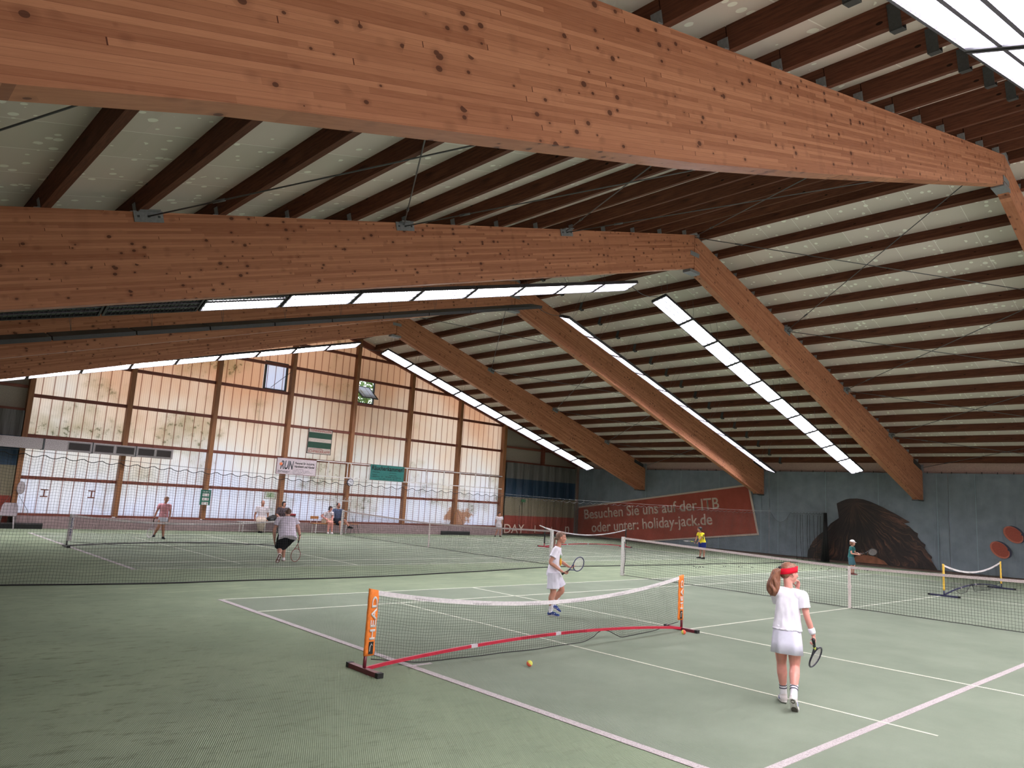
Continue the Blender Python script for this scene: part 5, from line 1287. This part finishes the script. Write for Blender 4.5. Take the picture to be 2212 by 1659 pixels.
# --- man bending forward behind the divider net ------------------------------
G3 = (3.75, 11.2, 0); A3 = 63.7
J = dict(pelvis=(.14, .0, .72), chest=(.11, .17, .95), neck=(.10, .30, 1.15), head=(.10, .37, 1.26), face=(-.1, .95, -.35), headup=(0, .5, .85),
         sL=(-.11, .24, 1.08), sR=(.30, .24, 1.07), hL=(.05, .0, .66), hR=(.22, .02, .68),
         eL=(-.20, .20, .80), wL=(-.17, .22, .53), handL=(.15, .1, -1), curlL=.8, eR=(.40, .22, .88), wR=(.46, .24, .68), handR=(.0, 0, -1), curlR=1.0,
         kL=(-.02, .08, .36), aL=(-.01, -.16, .20), kR=(.06, .30, .42), aR=(.10, .36, .08), toeL=(-.25, .35, -.85), fupL=(-.1, .9, .4), toeR=(.05, 1, 0))
g3, P3, F3, hh3 = person('man in white shirt and black shorts bending, seen from behind through the netting', G3, A3, J, 1.70, False,
    dict(vox=.009, skin=SK, hair=HM, hairstyle='crop', shirt=clothm('checked_white_shirt', rgb(214, 204, 220), var=.04), lower='shorts', lowermat=clothm('black_shorts', rgb(22, 22, 28)), leg_t=1.08, legw=1.45, fat=1.16, infl=1.2, hem=.09, sleeve=.55, cuff=1.2, fold=.008,
         shoe=W_SHOE, sole=flat('brown_sole', rgb(110, 74, 64), .7), face_detail=False))
MB().tube([V((.455, .24, .69)), V((.45, .24, .72))], .034, 14).build('wristwatch', M_BLACK, g3, True)
racket('brown framed racket hanging from the right hand of the bending man', G3, A3, (.45, .25, .665), (-.10, .0, -1), (.25, -1, 0), flat('racket_bronze', rgb(132, 80, 72), .4), M_BLACK, L=.66, hw=.122, hl=.168)

# --- smaller figures ---------------------------------------------------------
PINK = clothm('pink_shirt', rgb(214, 150, 160)); 
J = stand(1.42); J.update(face=(.25, -1, -.15), head=(.03, -.02, 1.29), neck=(.01, 0, 1.17), toeL=(-.1, -1, 0), toeR=(.3, -1, 0), sL=(-.15, .02, 1.1), sR=(.15, -.02, 1.1), eL=(-.22, 0, .88), wL=(-.27, -.03, .68), eR=(.19, 0, .88), wR=(.19, -.05, .68),
         kR=(.03, -.05, .40), aR=(.07, .02, .07), kL=(-.10, -.06, .41), aL=(-.21, .16, .12), knee_f=(0, -1, 0), skirt=(0, 0, .56))
g4, *_ = person('girl in pink shirt and white skirt on the far left court behind the netting', (3.28, 18.9, 0), 71.9, J, 1.40, True,
    dict(vox=.011, skin=SK2, hair=HC2, hairstyle='short', shirt=PINK, lower='skirt', lowermat=clothm('white_skirt', rgb(216, 214, 232)), hem=.03, flare=1.2, shoe=clothm('black_shoe', rgb(22, 22, 24)), sole=M_BLACK, hand_side=1))
racket('pale racket hanging from the hand of the girl in pink', (3.28, 18.9, 0), 71.9, (-.27, -.05, .66), (-.12, -.1, -1), (.6, 1, 0), flat('racket_pale', rgb(190, 180, 190), .4), M_BLACK, L=.62, hw=.11, hl=.15)
def seated(H, seat=.45, lean=0.0, fy=-1):
    s = .12*H; h = seat+.09
    return dict(pelvis=(0, 0, h+.02), chest=(0, fy*lean*.5, h+.24*H*.82), neck=(0, fy*lean, h+.33*H), head=(0, fy*(lean+.02), h+.42*H), face=(0, fy, -.1), sL=(-s, fy*lean*.9, h+.29*H), sR=(s, fy*lean*.9, h+.29*H), hL=(-.08, 0, h), hR=(.08, 0, h),
                eL=(-s*1.3, fy*(lean*.6+.05), h+.14*H), eR=(s*1.3, fy*(lean*.6+.05), h+.14*H), wL=(-.10, fy*.30, h+.08), wR=(.10, fy*.30, h+.08), kL=(-.10, fy*.42, seat+.04), kR=(.10, fy*.42, seat+.04), aL=(-.1, fy*.40, .08), aR=(.1, fy*.40, .08), toeL=(-.1, fy, 0), toeR=(.1, fy, 0), knee_f=(0, fy, 0))
CREAM = clothm('cream_trousers', rgb(196, 180, 168)); WSH = clothm('white_polo', rgb(206, 198, 204))
J = seated(1.62); J.update(face=(.3, -1, -.1), eL=(-.27, .05, .70), wL=(-.26, -.02, .50), handL=(0, -.3, -1), eR=(.25, .05, .70), wR=(.25, -.02, .50), handR=(0, -.3, -1), aL=(-.02, -.25, .08), aR=(.04, -.3, .08))
person('grey haired old man in white shirt and cream trousers on the left bench', (8.55, 22.95, 0), 65.5, J, 1.65, False, dict(vox=.012, skin=SK2, hair=HG, hairstyle='crop', shirt=WSH, lower='trousers', lowermat=CREAM, shoe=clothm('black_shoe', rgb(22, 22, 24)), sole=M_BLACK, hem=.02, fat=1.05))
J = seated(1.6, lean=.08); J.update(face=(.55, -1, -.05))
person('dark haired woman in striped top seated on the left bench behind the bending man', (9.5, 22.95, 0), 63.9, J, 1.62, False, dict(vox=.012, skin=SK, hair=HBK, hairstyle='bob', shirt=clothm('striped_grey_top', rgb(86, 74, 80), var=.3), lower='trousers', lowermat=clothm('dark_trousers', rgb(60, 56, 64)), shoe=clothm('black_shoe', rgb(22, 22, 24)), sole=M_BLACK, fat=1.05, sleeve=.9))
J = seated(1.58, lean=.14); J.update(face=(.8, -.8, -.25), kL=(.12, -.35, .50), kR=(.24, -.32, .50), aL=(.10, -.36, .08), aR=(.26, -.34, .08), wL=(.10, -.32, .56), wR=(.22, -.30, .56), neck=(.08, -.12, .96), head=(.12, -.16, 1.10), sL=(-.06, -.10, .90), sR=(.22, -.14, .90), chest=(.05, -.06, .78), toeL=(.2, -1, 0), toeR=(.35, -1, 0))
person('woman in white shirt and beige shorts leaning forward on the wooden bench', (11.62, 22.95, 0), 60.2, J, 1.6, False, dict(vox=.011, skin=SK3, hair=HB, hairstyle='bob', shirt=WSH, lower='shorts', lowermat=clothm('beige_shorts', rgb(196, 178, 158)), leg_t=.6, legw=1.5, shoe=W_SHOE, hem=.02))
J = seated(1.72); J.update(face=(.8, -.8, -.1), wL=(-.20, -.28, .60), eL=(-.26, -.08, .74), kR=(.30, -.38, .62), aR=(.55, -.45, .36), kL=(.16, -.42, .50), aL=(.20, -.46, .08), toeR=(.9, -.4, 0), toeL=(.2, -1, 0), wR=(.22, -.25, .64), sL=(-.165, 0, 1.03), sR=(.165, -.02, 1.03))
g8, P8, F8, h8 = person('bearded man in blue grey shirt sitting cross legged at the wooden bench end', (12.15, 22.95, 0), 59.2, J, 1.74, False, dict(vox=.011, skin=SK2, hair=HBK, hairstyle='crop', shirt=clothm('blue_grey_shirt', rgb(82, 92, 118)), lower='shorts', lowermat=clothm('dark_blue_shorts', rgb(34, 38, 52)), leg_t=.85, legw=1.35, shoe=clothm('black_shoe', rgb(22, 22, 24)), sole=M_BLACK, fat=1.0, hem=.02))
bd_ = Blob(); bd_.ell(P8(0, .2, -.34), h8*.2, h8*.2, h8*.15, (F8[0], F8[1], F8[2])); bd_.remesh('beard', HBK, g8, .01, 1)
J = stand(1.28); J.update(face=(.5, -1, -.1), toeL=(-.2, -1, 0), toeR=(.5, -1, 0), kL=(-.06, -.05, .37), aL=(-.16, .0, .07), kR=(.08, -.05, .37), aR=(.10, .0, .07), knee_f=(0, -1, 0))
person('boy in white shirt and shorts standing by the far right timber post', (21.15, 21.95, 0), 47.7, J, 1.28, True, dict(vox=.012, skin=SK2, hair=HB, hairstyle='short', shirt=WSH, lower='shorts', lowermat=clothm('pale_grey_shorts', rgb(184, 178, 184)), shoe=clothm('dark_shoe', rgb(60, 50, 50)), sole=M_BLACK, face_detail=False))
# boy in yellow, back turned, looking left
J = stand(1.30); J.update(face=(-1, .25, -.05), head=(-.05, .0, 1.20), neck=(-.02, 0, 1.07), pelvis=(.07, 0, .69), chest=(.02, 0, .90), sL=(-.10, .08, 1.02), sR=(.10, -.08, 1.02), hL=(.02, .05, .65), hR=(.12, -.05, .65), eL=(-.16, .05, .84), wL=(-.22, .0, .70), eR=(-.02, -.16, .82), wR=(-.10, -.15, .68),
         kL=(.0, .06, .37), aL=(-.02, .08, .065), kR=(.13, -.05, .37), aR=(.14, -.06, .065), toeL=(-1, .3, 0), toeR=(-.8, .5, 0), knee_f=(-1, 0, 0))
G5 = (21.85, 10.2, 0)
g10, P10, F10, h10 = person('boy in yellow number shirt and blue shorts holding a racket near the red panel', G5, 32.6, J, 1.30, True, dict(vox=.010, skin=SK2, hair=HBK, hairstyle='short', shirt=clothm('yellow_jersey', rgb(224, 206, 46)), lower='shorts', lowermat=clothm('royal_blue_shorts', rgb(28, 42, 120)), leg_t=.7, legw=1.35, shoe=clothm('black_shoe', rgb(22, 22, 24)), sole=M_BLACK, hem=.03, face_detail=False))
text_obj('shirt_number', '1', M_NAVY, g10, (.11, -.135, .80), (.85, -.5, 0), (-.1, 0, 1), height=.2, thick=.02)
racket('racket with lime throat held out by the boy in yellow', G5, 32.6, (-.10, -.12, .67), (-1, -.05, .05), (.1, .4, 1), M_BLACK, M_BLACK, L=.62, throat_m=flat('racket_lime', rgb(206, 214, 96), .5))
TEAL = clothm('teal_shirt', rgb(52, 104, 104))
J = stand(1.22); J.update(face=(1, -.35, -.1), head=(.02, -.01, 1.13), neck=(.0, 0, 1.01), chest=(-.02, 0, .86), pelvis=(-.05, 0, .64), sL=(.04, .12, .96), sR=(-.05, -.13, .96), hL=(-.03, .06, .60), hR=(-.05, -.06, .60), eR=(-.02, -.18, .76), wR=(.18, -.15, .73), eL=(.10, .14, .78), wL=(.25, .02, .76), handR=(1, .2, .1), handL=(1, -.3, 0),
         kL=(.05, .08, .34), aL=(.03, .1, .06), kR=(-.04, -.06, .34), aR=(-.03, -.05, .06), toeL=(1, 0, 0), toeR=(1, -.2, 0), knee_f=(1, 0, 0))
G6 = (22.3, 4.2, 0)
g11, P11, F11, h11 = person('girl in white cap and teal outfit behind the right tennis net', G6, 22.3, J, 1.22, True, dict(vox=.010, skin=SK, hair=HC1, hairstyle='bob', shirt=TEAL, lower='shorts', lowermat=clothm('slate_shorts', rgb(74, 108, 120)), leg_t=.95, legw=1.2, shoe=clothm('red_brown_shoe', rgb(110, 60, 58)), hem=.03, face_detail=True))
cp = Blob(); cp.ell(P11(0, -.06, .26), h11*.40, h11*.44, h11*.30, (F11[0], F11[1], F11[2])); cp.ell(P11(0, .42, .17), h11*.26, h11*.26, h11*.04, (F11[0], F11[1], F11[2])); cp.remesh('cap', clothm('white_cap', rgb(216, 208, 212)), g11, .008, 1)
racket('black racket pointed right by the girl in the white cap', G6, 22.3, (.24, -.08, .76), (1, .25, .22), (-.5, 1, .1), M_BLACK, M_BLACK, L=.60, hw=.12, hl=.15)

bpy.data.scenes.remove(TS)
